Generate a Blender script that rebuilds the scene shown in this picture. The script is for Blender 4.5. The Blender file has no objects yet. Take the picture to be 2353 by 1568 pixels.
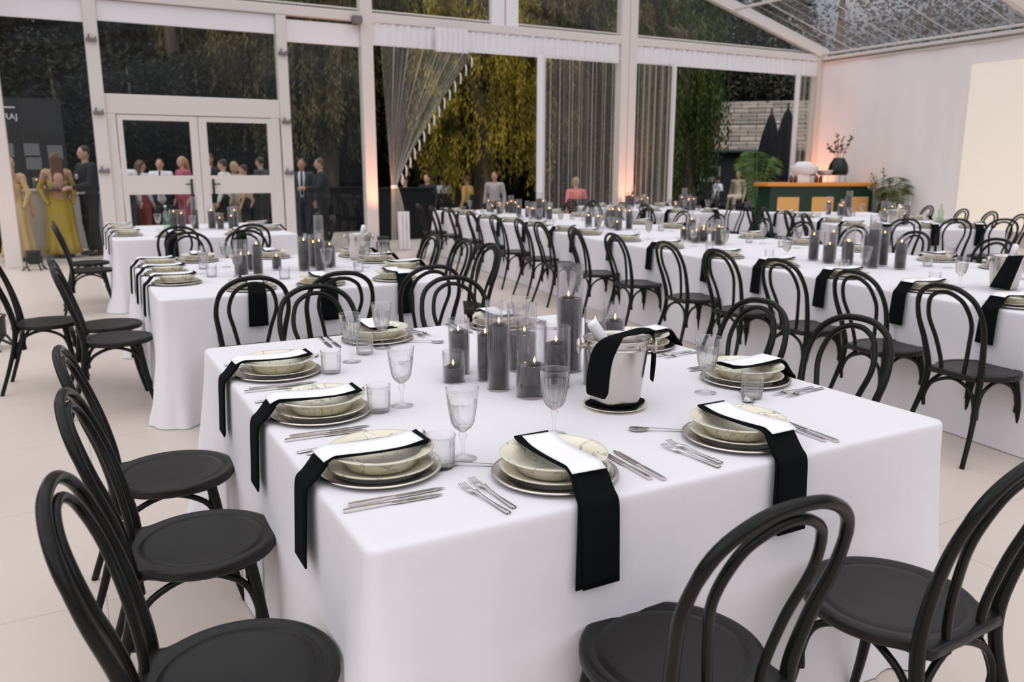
import bpy, bmesh, math, random
from math import pi, sin, cos, radians, sqrt
from mathutils import Vector, Matrix, Euler
random.seed(7)
scn = bpy.context.scene
COL = scn.collection

# ------------------------------------------------------------------ camera
cam_d = bpy.data.cameras.new('camera')
cam = bpy.data.objects.new('camera', cam_d); COL.objects.link(cam)
cam.location = (0, 0, 1.5)
_y, _p, _r = radians(28.52), radians(11.95), radians(0.055)
_f = Vector((sin(_y)*cos(_p), cos(_y)*cos(_p), -sin(_p)))
_R = Vector((cos(_y), -sin(_y), 0)); _U = _R.cross(_f)
_R2 = _R*cos(_r) + _U*sin(_r); _U2 = _R2.cross(_f)
cam.rotation_euler = Matrix((_R2, _U2, -_f)).transposed().to_euler()
cam_d.sensor_width = 36; cam_d.lens = 36*1875.8/2353
cam_d.clip_start = .05; cam_d.clip_end = 300
cam_d.dof.use_dof = True; cam_d.dof.focus_distance = 2.5; cam_d.dof.aperture_fstop = 4.0
scn.camera = cam

# ------------------------------------------------------------------ render look
scn.view_settings.view_transform = 'Standard'
scn.view_settings.look = 'None'
scn.view_settings.gamma = 1
scn.view_settings.use_curve_mapping = False
scn.view_settings.exposure = 0.0
cy = scn.cycles
cy.use_denoising = True; cy.use_adaptive_sampling = True; cy.adaptive_threshold = .02
cy.max_bounces = 9; cy.diffuse_bounces = 4; cy.glossy_bounces = 4
cy.transmission_bounces = 6; cy.transparent_max_bounces = 24
cy.caustics_reflective = False; cy.caustics_refractive = False
cy.sample_clamp_indirect = 4.0

# ------------------------------------------------------------------ world: overcast dusk, open field behind, dark wooded skyline ahead
W = bpy.data.worlds.new('world'); scn.world = W; W.use_nodes = True
nt = W.node_tree; N = nt.nodes; Lk = nt.links; N.clear()
def wn(t, **k):
    n = N.new(t)
    for a, b in k.items(): setattr(n, a, b)
    return n
tc = wn('ShaderNodeTexCoord'); sep = wn('ShaderNodeSeparateXYZ'); Lk.new(tc.outputs['Generated'], sep.inputs[0])
def mth(op, a, b=None, clamp=False):
    m = wn('ShaderNodeMath', operation=op); m.use_clamp = clamp
    for i, v in enumerate((a, b)):
        if v is None: continue
        if isinstance(v, (int, float)): m.inputs[i].default_value = v
        else: Lk.new(v, m.inputs[i])
    return m.outputs[0]
# share of the direction that looks back over the open field (-y)
back = mth('ADD', mth('ADD', mth('MULTIPLY', sep.outputs['Y'], -.75), mth('MULTIPLY', sep.outputs['X'], -.66)), 0.22)
back = mth('MULTIPLY', back, 1.8, True)
el = mth('ADD', sep.outputs['Z'], mth('MULTIPLY', back, 0.36))
ramp = wn('ShaderNodeValToRGB'); Lk.new(el, ramp.inputs[0])
cr = ramp.color_ramp
cr.elements[0].position = 0.0; cr.elements[0].color = (.012, .016, .012, 1)
cr.elements[1].position = 1.0; cr.elements[1].color = (2.3, 2.27, 2.38, 1)
for p, c in ((.09, (.02, .026, .022, 1)), (.17, (.40, .42, .48, 1)), (.40, (.50, .53, .60, 1)), (.58, (1.45, 1.44, 1.54, 1))):
    e = cr.elements.new(p); e.color = c
noi = wn('ShaderNodeTexNoise'); noi.inputs['Scale'].default_value = 5.0; noi.inputs['Detail'].default_value = 6
mp = wn('ShaderNodeMapping'); mp.inputs['Scale'].default_value = (1, 1, 3.2)
Lk.new(tc.outputs['Generated'], mp.inputs[0]); Lk.new(mp.outputs[0], noi.inputs['Vector'])
nr = wn('ShaderNodeMapRange'); nr.inputs[1].default_value = .3; nr.inputs[2].default_value = .7; nr.inputs[3].default_value = .45; nr.inputs[4].default_value = 1.5
Lk.new(noi.outputs['Fac'], nr.inputs[0])
vm = wn('ShaderNodeVectorMath', operation='SCALE'); Lk.new(ramp.outputs[0], vm.inputs[0]); Lk.new(nr.outputs[0], vm.inputs['Scale'])
bg = wn('ShaderNodeBackground'); bg.inputs['Strength'].default_value = .74
Lk.new(vm.outputs[0], bg.inputs['Color'])
wo = wn('ShaderNodeOutputWorld'); Lk.new(bg.outputs[0], wo.inputs['Surface'])
W.cycles.sampling_method = 'MANUAL'; W.cycles.sample_map_resolution = 512

# the low pale sun behind thin cloud, over the open field
sd = bpy.data.lights.new('sun', 'SUN'); sd.energy = 0.08; sd.angle = radians(50); sd.color = (1, .93, .88)
so = bpy.data.objects.new('sun', sd); COL.objects.link(so)
so.rotation_euler = Vector((-.25, .75, -.75)).to_track_quat('-Z', 'Y').to_euler()

# ------------------------------------------------------------------ materials
MATS = {}
def mat(name, col=(.8, .8, .8), rough=.5, metal=0., spec=None, coat=0., sheen=0., bump=None, emit=None, estr=0.):
    if name in MATS: return MATS[name]
    m = bpy.data.materials.new(name); m.use_nodes = True; MATS[name] = m
    b = m.node_tree.nodes['Principled BSDF']
    b.inputs['Base Color'].default_value = (*col, 1); b.inputs['Roughness'].default_value = rough
    b.inputs['Metallic'].default_value = metal
    if spec is not None: b.inputs['Specular IOR Level'].default_value = spec
    if coat: b.inputs['Coat Weight'].default_value = coat
    if sheen: b.inputs['Sheen Weight'].default_value = sheen
    if emit: b.inputs['Emission Color'].default_value = (*emit, 1); b.inputs['Emission Strength'].default_value = estr
    if bump:
        sc, st, dist = bump
        n = m.node_tree.nodes.new('ShaderNodeTexNoise'); n.inputs['Scale'].default_value = sc; n.inputs['Detail'].default_value = 5
        t = m.node_tree.nodes.new('ShaderNodeTexCoord'); m.node_tree.links.new(t.outputs['Object'], n.inputs['Vector'])
        u = m.node_tree.nodes.new('ShaderNodeBump'); u.inputs['Strength'].default_value = st; u.inputs['Distance'].default_value = dist
        m.node_tree.links.new(n.outputs['Fac'], u.inputs['Height']); m.node_tree.links.new(u.outputs[0], b.inputs['Normal'])
    return m
def nodes(m): return m.node_tree.nodes, m.node_tree.links, m.node_tree.nodes['Principled BSDF']
def colour_noise(m, c1, c2, scale, lo=.4, hi=.6, stretch=(1, 1, 1), detail=6, coord='Object'):
    n, l, b = nodes(m)
    t = n.new('ShaderNodeTexCoord'); mp = n.new('ShaderNodeMapping'); mp.inputs['Scale'].default_value = stretch
    x = n.new('ShaderNodeTexNoise'); x.inputs['Scale'].default_value = scale; x.inputs['Detail'].default_value = detail
    r = n.new('ShaderNodeValToRGB'); r.color_ramp.elements[0].position = lo; r.color_ramp.elements[1].position = hi
    r.color_ramp.elements[0].color = (*c1, 1); r.color_ramp.elements[1].color = (*c2, 1)
    l.new(t.outputs[coord], mp.inputs[0]); l.new(mp.outputs[0], x.inputs['Vector']); l.new(x.outputs['Fac'], r.inputs[0]); l.new(r.outputs[0], b.inputs['Base Color'])
    return m
def clear(name, tint=(.97, .97, .97), gloss=.06, fres=.5, rough=.02, bump=None, diff=0., dcol=(.8, .8, .8)):
    """thin clear sheet or thin-walled glass: see-through plus a mirror reflection that grows at grazing angles"""
    if name in MATS: return MATS[name]
    m = bpy.data.materials.new(name); m.use_nodes = True; MATS[name] = m
    n = m.node_tree.nodes; l = m.node_tree.links; n.clear()
    o = n.new('ShaderNodeOutputMaterial'); t = n.new('ShaderNodeBsdfTransparent'); t.inputs[0].default_value = (*tint, 1)
    g = n.new('ShaderNodeBsdfGlossy'); g.inputs['Roughness'].default_value = rough
    lw = n.new('ShaderNodeLayerWeight'); lw.inputs[0].default_value = fres
    pw = n.new('ShaderNodeMath'); pw.operation = 'POWER'; pw.inputs[1].default_value = 2.2; l.new(lw.outputs['Facing'], pw.inputs[0])
    ma = n.new('ShaderNodeMath'); ma.operation = 'MULTIPLY_ADD'; ma.inputs[1].default_value = .75; ma.inputs[2].default_value = gloss; ma.use_clamp = True
    l.new(pw.outputs[0], ma.inputs[0])
    x = n.new('ShaderNodeMixShader'); l.new(ma.outputs[0], x.inputs[0]); l.new(t.outputs[0], x.inputs[1]); l.new(g.outputs[0], x.inputs[2])
    last = x
    if diff:
        d = n.new('ShaderNodeBsdfDiffuse'); d.inputs[0].default_value = (*dcol, 1)
        y = n.new('ShaderNodeMixShader'); y.inputs[0].default_value = diff; l.new(x.outputs[0], y.inputs[1]); l.new(d.outputs[0], y.inputs[2]); last = y
    l.new(last.outputs[0], o.inputs[0])
    if bump:
        z = n.new('ShaderNodeTexNoise'); z.inputs['Scale'].default_value = bump[0]; tc = n.new('ShaderNodeTexCoord'); mp = n.new('ShaderNodeMapping')
        mp.inputs['Scale'].default_value = bump[2] if len(bump) > 2 else (1, 1, 1)
        l.new(tc.outputs['Object'], mp.inputs[0]); l.new(mp.outputs[0], z.inputs['Vector'])
        u = n.new('ShaderNodeBump'); u.inputs['Strength'].default_value = bump[1]; u.inputs['Distance'].default_value = .05
        l.new(z.outputs['Fac'], u.inputs['Height']); l.new(u.outputs[0], g.inputs['Normal'])
    return m

M_cloth = mat('white_table_linen', (.765, .745, .765), .92, sheen=.15, bump=(14, .25, .01))
M_black = mat('black_lacquered_wood', (.0065, .0065, .0052), .24, spec=.22)
M_seat = mat('black_seat_wood', (.0075, .0066, .0055), .36, spec=.33)
M_napk = mat('black_linen', (.0045, .0058, .0060), .9, spec=.08, bump=(300, .15, .001))
M_paper = mat('white_card', (.90, .89, .91), .8)
M_silver = mat('silver_metal', (.84, .77, .70), .20, 1., bump=(60, .12, .002))
M_cut = mat('polished_cutlery', (.74, .70, .70), .16, 1.)
M_steel = mat('brushed_steel', (.60, .555, .52), .24, 1.)
M_marble = mat('cream_marble_ware', (.80, .76, .58), .28, spec=.5)
n_, l_, b_ = nodes(M_marble)
t_ = n_.new('ShaderNodeTexCoord'); x_ = n_.new('ShaderNodeTexNoise'); x_.inputs['Scale'].default_value = 7; x_.inputs['Detail'].default_value = 8; x_.inputs['Distortion'].default_value = 1.6
r_ = n_.new('ShaderNodeValToRGB'); e_ = r_.color_ramp.elements
e_[0].position = .488; e_[0].color = (.79, .74, .58, 1); e_[1].position = .512; e_[1].color = (.83, .79, .66, 1)
q_ = e_.new(.5); q_.color = (.30, .27, .19, 1)
l_.new(t_.outputs['Object'], x_.inputs['Vector']); l_.new(x_.outputs['Fac'], r_.inputs[0]); l_.new(r_.outputs[0], b_.inputs['Base Color'])
M_glass = clear('clear_cut_glass', (.985, .985, .985), .035, .45, .02)
M_vase = clear('clear_vase_glass', (.955, .945, .95), .028, .36, .01)
M_liq = mat('smoky_dark_water', (.016, .011, .012), .06, spec=.5)
M_wax = mat('white_wax', (.85, .8, .74), .5)
M_flame = mat('candle_flame', (1, .5, .1), .5, emit=(1, .36, .07), estr=16)
M_frame = mat('white_aluminium', (.72, .665, .63), .45)
M_frame2 = mat('white_valance_fabric', (.84, .81, .83), .8)
M_pane = clear('clear_vinyl_pane', (.86, .87, .84), .035, .35, .04, (1.2, .35, (1, 1, .3)))
M_roof = clear('clear_roof_vinyl', (.90, .91, .92), .03, .30, .06, (2.0, .6, (1, 3, 1)))
M_wall = mat('white_wall_fabric', (.93, .88, .87), .9, bump=(3, .3, .03))
M_floor = mat('pale_floor_panels', (.74, .64, .58), .42, spec=.35)
n_, l_, b_ = nodes(M_floor)
t_ = n_.new('ShaderNodeTexCoord'); k_ = n_.new('ShaderNodeTexBrick'); k_.offset = 0; k_.inputs['Scale'].default_value = 1
k_.inputs['Color1'].default_value = (.64, .545, .48, 1); k_.inputs['Color2'].default_value = (.625, .535, .475, 1); k_.inputs['Mortar'].default_value = (.42, .34, .29, 1)
k_.inputs['Mortar Size'].default_value = .0022; k_.inputs['Brick Width'].default_value = 1.0; k_.inputs['Row Height'].default_value = 1.0; k_.inputs['Mortar Smooth'].default_value = .3
l_.new(t_.outputs['Object'], k_.inputs['Vector']); l_.new(k_.outputs['Color'], b_.inputs['Base Color'])
M_sheer = bpy.data.materials.new('sheer_tulle'); M_sheer.use_nodes = True
_n = M_sheer.node_tree.nodes; _l = M_sheer.node_tree.links; _n.clear()
_o = _n.new('ShaderNodeOutputMaterial'); _t = _n.new('ShaderNodeBsdfTransparent'); _d = _n.new('ShaderNodeBsdfDiffuse'); _d.inputs[0].default_value = (.86, .82, .76, 1)
_t.inputs[0].default_value = (.96, .95, .92, 1); _lw = _n.new('ShaderNodeLayerWeight'); _lw.inputs[0].default_value = .5
_m = _n.new('ShaderNodeMath'); _m.operation = 'POWER'; _m.inputs[1].default_value = 2.0; _l.new(_lw.outputs['Facing'], _m.inputs[0])
_a = _n.new('ShaderNodeMath'); _a.operation = 'MULTIPLY_ADD'; _a.inputs[1].default_value = .80; _a.inputs[2].default_value = .07; _l.new(_m.outputs[0], _a.inputs[0])
_x = _n.new('ShaderNodeMixShader'); _l.new(_a.outputs[0], _x.inputs[0]); _l.new(_t.outputs[0], _x.inputs[1]); _l.new(_d.outputs[0], _x.inputs[2]); _l.new(_x.outputs[0], _o.inputs[0])
M_crystal = clear('fluted_crystal', (.985, .985, .985), .05, .5, .01)
_n = M_crystal.node_tree.nodes; _l = M_crystal.node_tree.links
_o = [q for q in _n if q.type == 'OUTPUT_MATERIAL'][0]; _x0 = _o.inputs[0].links[0].from_socket
_rf = _n.new('ShaderNodeBsdfRefraction'); _rf.inputs['IOR'].default_value = 1.30; _rf.inputs['Roughness'].default_value = .0
_x = _n.new('ShaderNodeMixShader'); _x.inputs[0].default_value = .42; _l.new(_x0, _x.inputs[1]); _l.new(_rf.outputs[0], _x.inputs[2]); _l.new(_x.outputs[0], _o.inputs[0])
M_black_m = mat('black_metal', (.02, .02, .022), .5)
M_orange_e = mat('orange_lamp_lens', (1, .3, .1), .5, emit=(1, .22, .07), estr=6)
M_skin = mat('skin', (.62, .36, .26), .55); M_skin2 = mat('tanned_skin', (.50, .27, .18), .55)
M_hair_d = mat('dark_hair', (.035, .02, .013), .5); M_hair_b = mat('blond_hair', (.42, .28, .14), .5); M_hair_g = mat('brown_hair', (.12, .06, .035), .5)

# ------------------------------------------------------------------ mesh building
class MB:
    def __init__(s): s.v = []; s.f = []; s.sm = []
    def add(s, v, f, smooth=True):
        o = len(s.v); s.v += [tuple(a) for a in v]; s.f += [tuple(i+o for i in q) for q in f]; s.sm += [smooth]*len(f); return s
    def box(s, c, d, rz=0, smooth=False):
        x, y, z = (a/2 for a in d); V = []
        for i in (-1, 1):
            for j in (-1, 1):
                for k in (-1, 1):
                    px, py = i*x, j*y
                    V.append((c[0]+px*cos(rz)-py*sin(rz), c[1]+px*sin(rz)+py*cos(rz), c[2]+k*z))
        return s.add(V, [(0, 1, 3, 2), (4, 6, 7, 5), (0, 4, 5, 1), (2, 3, 7, 6), (0, 2, 6, 4), (1, 5, 7, 3)], smooth)
    def lathe(s, prof, n=32, c=(0, 0, 0), flute=None, cap=False, M=None):
        V = []; F = []
        for k, (r, z) in enumerate(prof):
            for i in range(n):
                a = 2*pi*i/n; rr = r
                if flute: rr = r*(1+flute(k, a))
                p = (c[0]+rr*cos(a), c[1]+rr*sin(a), c[2]+z)
                V.append(p if M is None else tuple(M @ Vector(p)))
        m = len(prof)
        for k in range(m-1):
            for i in range(n):
                j = (i+1) % n; F.append((k*n+i, k*n+j, (k+1)*n+j, (k+1)*n+i))
        if cap: F.append(tuple(range(n-1, -1, -1))); F.append(tuple((m-1)*n+i for i in range(n)))
        return s.add(V, F)
    def tube(s, pts, rad, n=10, closed=False, cap=True, flat=None):
        P = [Vector(p) for p in pts]; m = len(P)
        if not hasattr(rad, '__len__'): rad = [rad]*m
        V = []; F = []; up = None
        for k in range(m):
            if closed: t = P[(k+1) % m]-P[k-1]
            else: t = P[min(k+1, m-1)]-P[max(k-1, 0)]
            t.normalize()
            if up is None: up = Vector((0, 0, 1)) if abs(t.z) < .9 else Vector((1, 0, 0))
            a = (up - t*up.dot(t)); a.normalize(); b = t.cross(a); up = a
            for i in range(n):
                g = 2*pi*i/n; fx = 1 if flat is None else flat
                V.append(P[k] + a*(cos(g)*rad[k]) + b*(sin(g)*rad[k]*fx))
        for k in range(m if closed else m-1):
            for i in range(n):
                j = (i+1) % n; q = ((k+1) % m)
                F.append((k*n+i, k*n+j, q*n+j, q*n+i))
        if cap and not closed: F.append(tuple(range(n-1, -1, -1))); F.append(tuple((m-1)*n+i for i in range(n)))
        return s.add(V, F)
    def grid(s, rows, smooth=True, closed=False):
        n = len(rows[0]); V = [p for r in rows for p in r]; F = []
        for k in range(len(rows)-1):
            for i in range(n if closed else n-1):
                j = (i+1) % n; F.append((k*n+i, k*n+j, (k+1)*n+j, (k+1)*n+i))
        return s.add(V, F, smooth)
    def mesh(s, name):
        me = bpy.data.meshes.new(name); me.from_pydata(s.v, [], s.f); me.polygons.foreach_set('use_smooth', s.sm)
        me.validate()
        bm_ = bmesh.new(); bm_.from_mesh(me); bmesh.ops.recalc_face_normals(bm_, faces=bm_.faces); bm_.to_mesh(me); bm_.free(); me.update(); return me
def spline(pts, n=8):
    P = [Vector(p) for p in pts]; out = []
    Q = [P[0]*2-P[1]] + P + [P[-1]*2-P[-2]]
    for i in range(1, len(Q)-2):
        a, b, c, d = Q[i-1:i+3]
        for k in range(n):
            t = k/n
            out.append(.5*((2*b)+(c-a)*t+(2*a-5*b+4*c-d)*t*t+(3*b-a-3*c+d)*t**3))
    out.append(P[-1]); return out
def obj(name, mb, m, parent=None, loc=(0, 0, 0), rz=0, mods=None):
    me = mb.mesh(name) if isinstance(mb, MB) else mb
    if m is not None and not me.materials: me.materials.append(m)
    o = bpy.data.objects.new(name, me); COL.objects.link(o); o.location = loc; o.rotation_euler = (0, 0, rz)
    if parent: o.parent = parent
    return o
def tag(o, label, cat, group=None, kind=None):
    if label: o['label'] = label
    if cat: o['category'] = cat
    if group: o['group'] = group
    if kind: o['kind'] = kind
    return o
def thing(name, label, cat, loc=(0, 0, 0), rz=0, group=None):
    o = bpy.data.objects.new(name, None); COL.objects.link(o); o.location = loc; o.rotation_euler = (0, 0, rz); o.empty_display_size = .1
    return tag(o, label, cat, group)
def struct(name, mb, m, loc=(0, 0, 0), parent=None):
    o = obj(name, mb, m, parent, loc)
    if parent is None: o['kind'] = 'structure'
    return o
def bevel(o, w=.004, seg=2):
    b = o.modifiers.new('bevel', 'BEVEL'); b.width = w; b.segments = seg; b.limit_method = 'ANGLE'; return o
_used = set()
def copy_tree(o, parent=None):
    c = o.copy(); COL.objects.link(c); c.parent = parent
    for ch in o.children: copy_tree(ch, c)
    return c
def place(proto, loc, rz, label, group=None):
    """the first call moves the first-built thing itself, every later call copies it with its parts"""
    if proto.name in _used: o = copy_tree(proto)
    else: o = proto; _used.add(proto.name)
    o.location = loc; o.rotation_euler = (0, 0, rz); o['label'] = label
    if group: o['group'] = group
    elif 'group' in o.keys(): del o['group']
    return o

# ================================================================== STRUCTURE
GY = 14.6; XL = -.72; XR = 16.4; XM = (XL+XR)/2
struct('floor', MB().box((7.0, 4.8, -.03), (22, 19.7, .06)), M_floor)
M_terr = colour_noise(mat('terrace_concrete', rough=.8), (.40, .36, .32), (.50, .45, .40), 3)
struct('floor_terrace', MB().box((3, 18.9, -.035), (26, 8.5, .07)), M_terr)
M_gr = colour_noise(mat('dark_lawn', rough=.95), (.018, .022, .010), (.035, .038, .016), 8)
struct('ground', MB().box((20, 40, -.12), (180, 180, .1)), M_gr)
struct('wall_right', MB().grid([[(XR + .012*sin(y*5)+.006*sin(y*13+1), y, z) for y in [(-5+19.6*i/240) for i in range(241)]] for z in (0, 1, 2, 3, 4.0)]), M_wall)
# the warm white projection board that stands along the right wall
M_board = mat('warm_white_board', (.96, .88, .77), .8, emit=(1, .86, .70), estr=.17)  # faint warm emission added to the board's colour to raise its brightness
bd = thing('backdrop_board', 'large warm white backdrop board with added soft glow against the right side wall', 'backdrop', (XR-.12, 7.6, 0), 0)
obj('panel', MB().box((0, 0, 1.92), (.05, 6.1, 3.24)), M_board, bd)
obj('base', MB().box((0, 0, .15), (.09, 6.1, .30)), mat('grey_base', (.5, .47, .45), .7), bd)

def beam(name, a, b, w, h, m=M_frame):
    a = Vector(a); b = Vector(b); t = (b-a).normalized(); up = Vector((0, 0, 1))
    s = t.cross(up) if abs(t.z) < .95 else Vector((1, 0, 0)); s.normalize(); u = s.cross(t).normalized()
    V = []
    for p in (a, b):
        for i, j in ((-1, -1), (1, -1), (1, 1), (-1, 1)): V.append(p + s*(i*w/2) + u*(j*h/2))
    o = struct(name, MB().add(V, [(0, 1, 2, 3), (7, 6, 5, 4), (0, 4, 5, 1), (1, 5, 6, 2), (2, 6, 7, 3), (3, 7, 4, 0)], False), m)
    bevel(o, .012); return o
def roofz(x): return 4.16 + .278*(XR-x if x > XM else x-XL)
T = 0
def trim(a, b, w, h, m=M_frame):
    global T; T += 1; return beam('trim_%d' % T, a, b, w, h, m)
# columns of the gable wall
for x, w, z in ((XL-.02, .22, roofz(XL)), (.63, .19, 4.0), (3.49, .17, 4.0), (4.98, .22, roofz(4.98)-.1), (10.55, .20, roofz(10.55)-.1), (10.76, .20, roofz(10.76)-.1), (XR-.05, .24, 4.1)):
    trim((x, GY, 0), (x, GY, z), w, .2)
for x in (7.60, 7.90): trim((x, GY, 4.15), (x, GY, roofz(x)-.1), .27, .14, M_frame2)
trim((XL, GY, 4.09), (XR, GY, 4.09), .17, .16)
trim((XL, GY+.02, 4.22), (XR, GY+.02, 4.22), .05, .03)
# rafters, ridge, eaves, purlins
for y in (14.55, 9.4, 4.2, -1.0):
    trim((XR+.1, y, roofz(XR)+.02), (XM, y, roofz(XM)), .14, .24); trim((XL-.1, y, roofz(XL)+.02), (XM, y, roofz(XM)), .14, .24)
    if y < 14: trim((XL-.02, y, 0), (XL-.02, y, 4.1), .2, .14)
trim((XR, 14.6, 4.07), (XR, -5, 4.07), .20, .07); trim((XR-.05, 14.6, 4.18), (XR-.05, -5, 4.18), .08, .05); trim((XR-.02, 14.6, 3.98), (XR-.02, -5, 3.98), .05, .05)
trim((XL, 14.6, 4.12), (XL, -5, 4.12), .16, .16)
trim((XM, 14.6, roofz(XM)), (XM, -5, roofz(XM)), .14, .14)
for x in (13.5, 10.6, 5.0, 2.2): trim((x, 14.5, roofz(x)-.02), (x, -5, roofz(x)-.02), .06, .06)
M_seam = mat('white_seam', (.75, .75, .74), .5)
k = 0
y = 14.3
while y > -4:
    k += 1
    r = .011 if k % 4 == 3 else .004
    s = MB(); s.tube([(XR, y, roofz(XR)+.035), (XM, y, roofz(XM)+.035)], r, 5); T += 1; struct('trim_%d' % T, s, M_seam)
    y -= .31
def sheet(name, V, m): return struct(name, MB().add(V, [tuple(range(len(V)))], False), m)
sheet('ceiling_right', [(XR+.1, -5, roofz(XR)+.03), (XR+.1, 14.6, roofz(XR)+.03), (XM, 14.6, roofz(XM)+.03), (XM, -5, roofz(XM)+.03)], M_roof)
sheet('ceiling_left', [(XL-.1, -5, roofz(XL)+.03), (XL-.1, 14.6, roofz(XL)+.03), (XM, 14.6, roofz(XM)+.03), (XM, -5, roofz(XM)+.03)], M_roof)
sheet('window_1', [(XL, GY, 0), (.54, GY, 0), (.54, GY, 3.68), (XL, GY, 3.68)], M_pane)
sheet('window_2', [(.72, GY, 2.63), (3.41, GY, 2.63), (3.41, GY, 3.70), (.72, GY, 3.70)], M_pane)
sheet('window_3', [(3.57, GY, 0), (4.88, GY, 0), (4.88, GY, 3.60), (3.57, GY, 3.60)], M_pane)
for i, (a, b) in enumerate(((XL, 4.88), (5.08, 7.47), (8.03, 10.45), (10.86, XR))):
    V = [(a, GY, 4.17), (b, GY, 4.17), (b, GY, max(4.18, roofz(b)-.02))]
    if i == 3: V = [(a, GY, 4.17), (XR, GY, 4.17), (a, GY, roofz(a)-.02)]
    else: V.append((a, GY, max(4.18, roofz(a)-.02)))
    sheet('window_%d' % (i+4), V, M_pane)
# white valances under the beam
for x0, x1, z0, z1 in ((XL, .54, 3.66, 4.0), (.73, 3.40, 3.70, 4.0), (3.58, 4.87, 3.59, 3.95)):
    T += 1; struct('trim_%d' % T, MB().box(((x0+x1)/2, GY, (z0+z1)/2), (x1-x0, .05, z1-z0)), M_frame2)
for x0, x1, z0, z1 in ((5.09, 10.44, 3.63, 4.01), (10.87, 16.28, 3.66, 4.01)):
    rows = [[(x0+(x1-x0)*i/260, GY-.06+.014*sin(i*.9)+.008*sin(i*2.3), z+(.012*sin(i*.45) if z > 4 else 0)) for i in range(261)] for z in (z0, (z0+z1)/2, z1)]
    T += 1; struct('trim_%d' % T, MB().grid(rows), M_frame2)
# double door with glazed leaves
trim((.72, GY, 2.48), (3.41, GY, 2.48), .10, .30, M_frame)
trim((.79, GY, 0), (.79, GY, 2.33), .14, .1); trim((3.32, GY, 0), (3.32, GY, 2.33), .14, .1)
for i, (x0, x1, g0, g1, hx) in enumerate(((.87, 2.06, .95, 1.94, 1.90), (2.07, 3.25, 2.20, 3.18, 2.24))):
    f = MB(); zc = lambda a, b: ((a+b)/2)
    for a, b, c, d in ((x0, g0, 0.02, 2.32), (g1, x1, 0.02, 2.32), (g0, g1, 2.24, 2.32), (g0, g1, 1.08, 1.38), (g0, g1, .02, .18)):
        f.box((zc(a, b), GY-.01, zc(c, d)), (b-a, .06, d-c))
    d_ = struct('door_%d' % (i+1), f, M_frame)
    for z0, z1 in ((.18, 1.08), (1.38, 2.24)):
        obj('pane', MB().add([(g0, GY, z0), (g1, GY, z0), (g1, GY, z1), (g0, GY, z1)], [(0, 1, 2, 3)], False), M_pane, d_)
    h = MB(); h.box((hx, GY-.05, 1.2), (.035, .02, .24)); h.tube([(hx, GY-.05, 1.24), (hx, GY-.11, 1.24), (hx+(.1 if i else -.1), GY-.11, 1.24)], .011, 8)
    obj('handle', h, M_black_m, d_)
M_clamp = mat('grey_clamp_metal', (.22, .19, .18), .5, .6)
kk = 0
for x, zs in ((.62, (3.40, 2.33, 1.45)), (3.49, (3.38, 2.27, 1.42))):
    for z in zs:
        kk += 1; s = MB(); s.box((x, GY-.12, z), (.15, .05, .045)); s.tube([(x-.03, GY-.13, z), (x-.03, GY-.13, z+.08)], .012, 6); s.tube([(x+.04, GY-.13, z+.01), (x+.07, GY-.15, z+.05)], .01, 6); T += 1; struct('trim_%d' % T, s, M_clamp)
s = MB(); s.box((4.79, GY-.14, 4.02), (.16, .12, .12)); s.tube([(4.70, GY-.12, 4.02), (4.88, GY-.16, 4.02)], .05, 10)
T += 1; struct('trim_%d' % T, s, M_clamp)

# ---- curtains
def folded(fn, nu, nv): return [[fn(i/nu, j/nv) for i in range(nu+1)] for j in range(nv+1)]
cu = thing('curtain', 'sheer white curtain swept aside and tied to the column left of the opening', 'curtain', (5.2, GY-.2, 0), 0)
def c1(u, v):
    if v < .62:
        t = v/.62; z = 3.64 - t*(3.64-1.18); wd = 1.72*(1-t)**1.18 + .10; g = 4+12*t
        x = .0 + .12*t + wd*u
        a = .035*(1-.4*t)
    else:
        t = (v-.62)/.38; z = 1.18*(1-t)+.02*t; wd = .10+.26*t**.7; x = .12-.03*t+wd*u; a = .03
    return (x, a*sin(u*42+v*2+1.5*sin(u*7))+a*.6*sin(u*83+1), z)
obj('sheer_panel', MB().grid(folded(c1, 150, 60)), M_sheer, cu)
obj('header', MB().grid(folded(lambda u, v: (1.02+.66*u+.02*sin(v*3), -.03+.03*sin(u*40), 4.0-.42*v), 80, 6)), M_frame2, cu)
rb = MB(); rb.lathe([(.055, -.03), (.065, 0), (.055, .03)], 16, (.17, 0, 1.17)); obj('tie_band', rb, M_frame2, cu)
pl = MB(); pl.grid(folded(lambda u, v: (.20+.24*u, -.05+.03*sin(u*20), .72-.70*v), 30, 8)); obj('fallen_hem', pl, M_frame2, cu)
for i in range(15):
    t = .04+i*.062; z = 3.64 - t*(3.64-1.18); x = .12*t+1.72*(1-t)**1.18+.10+.01
    s = MB(); s.tube([(x, 0, z), (x+.015, 0, z-.07), (x+.01, .0, z-.20)], [.010, .016, .018], 6); obj('tassel', s, M_frame2, cu)
def drape(x0, x1, label, z1=3.66, n=9, post=None):
    w = x1-x0; c = thing('curtain', label, 'curtain', (x0, GY-.16, 0), 0)
    obj('sheer_panel', MB().grid(folded(lambda u, v: (w*u, .04*sin(u*n*pi+1.4*sin(u*5.3))+.025*sin(u*n*6.7+2*sin(u*3)), z1*(1-v)+.02), int(n*16), 10)), M_sheer, c)
    if post is not None:
        a, b = post
        obj('white_edge', MB().grid(folded(lambda u, v: (a+(b-a)*u, .03*sin(u*9), z1*(1-v)+.02), 14, 8)), M_frame2, c)
    return c
drape(8.50, 10.42, 'sheer curtain hanging straight with white left edge, right of the wide opening', n=16, post=(-.10, .10))
drape(10.88, 11.78, 'narrow sheer curtain gathered right of the middle double column', n=12, post=(.86, 1.0))
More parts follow.
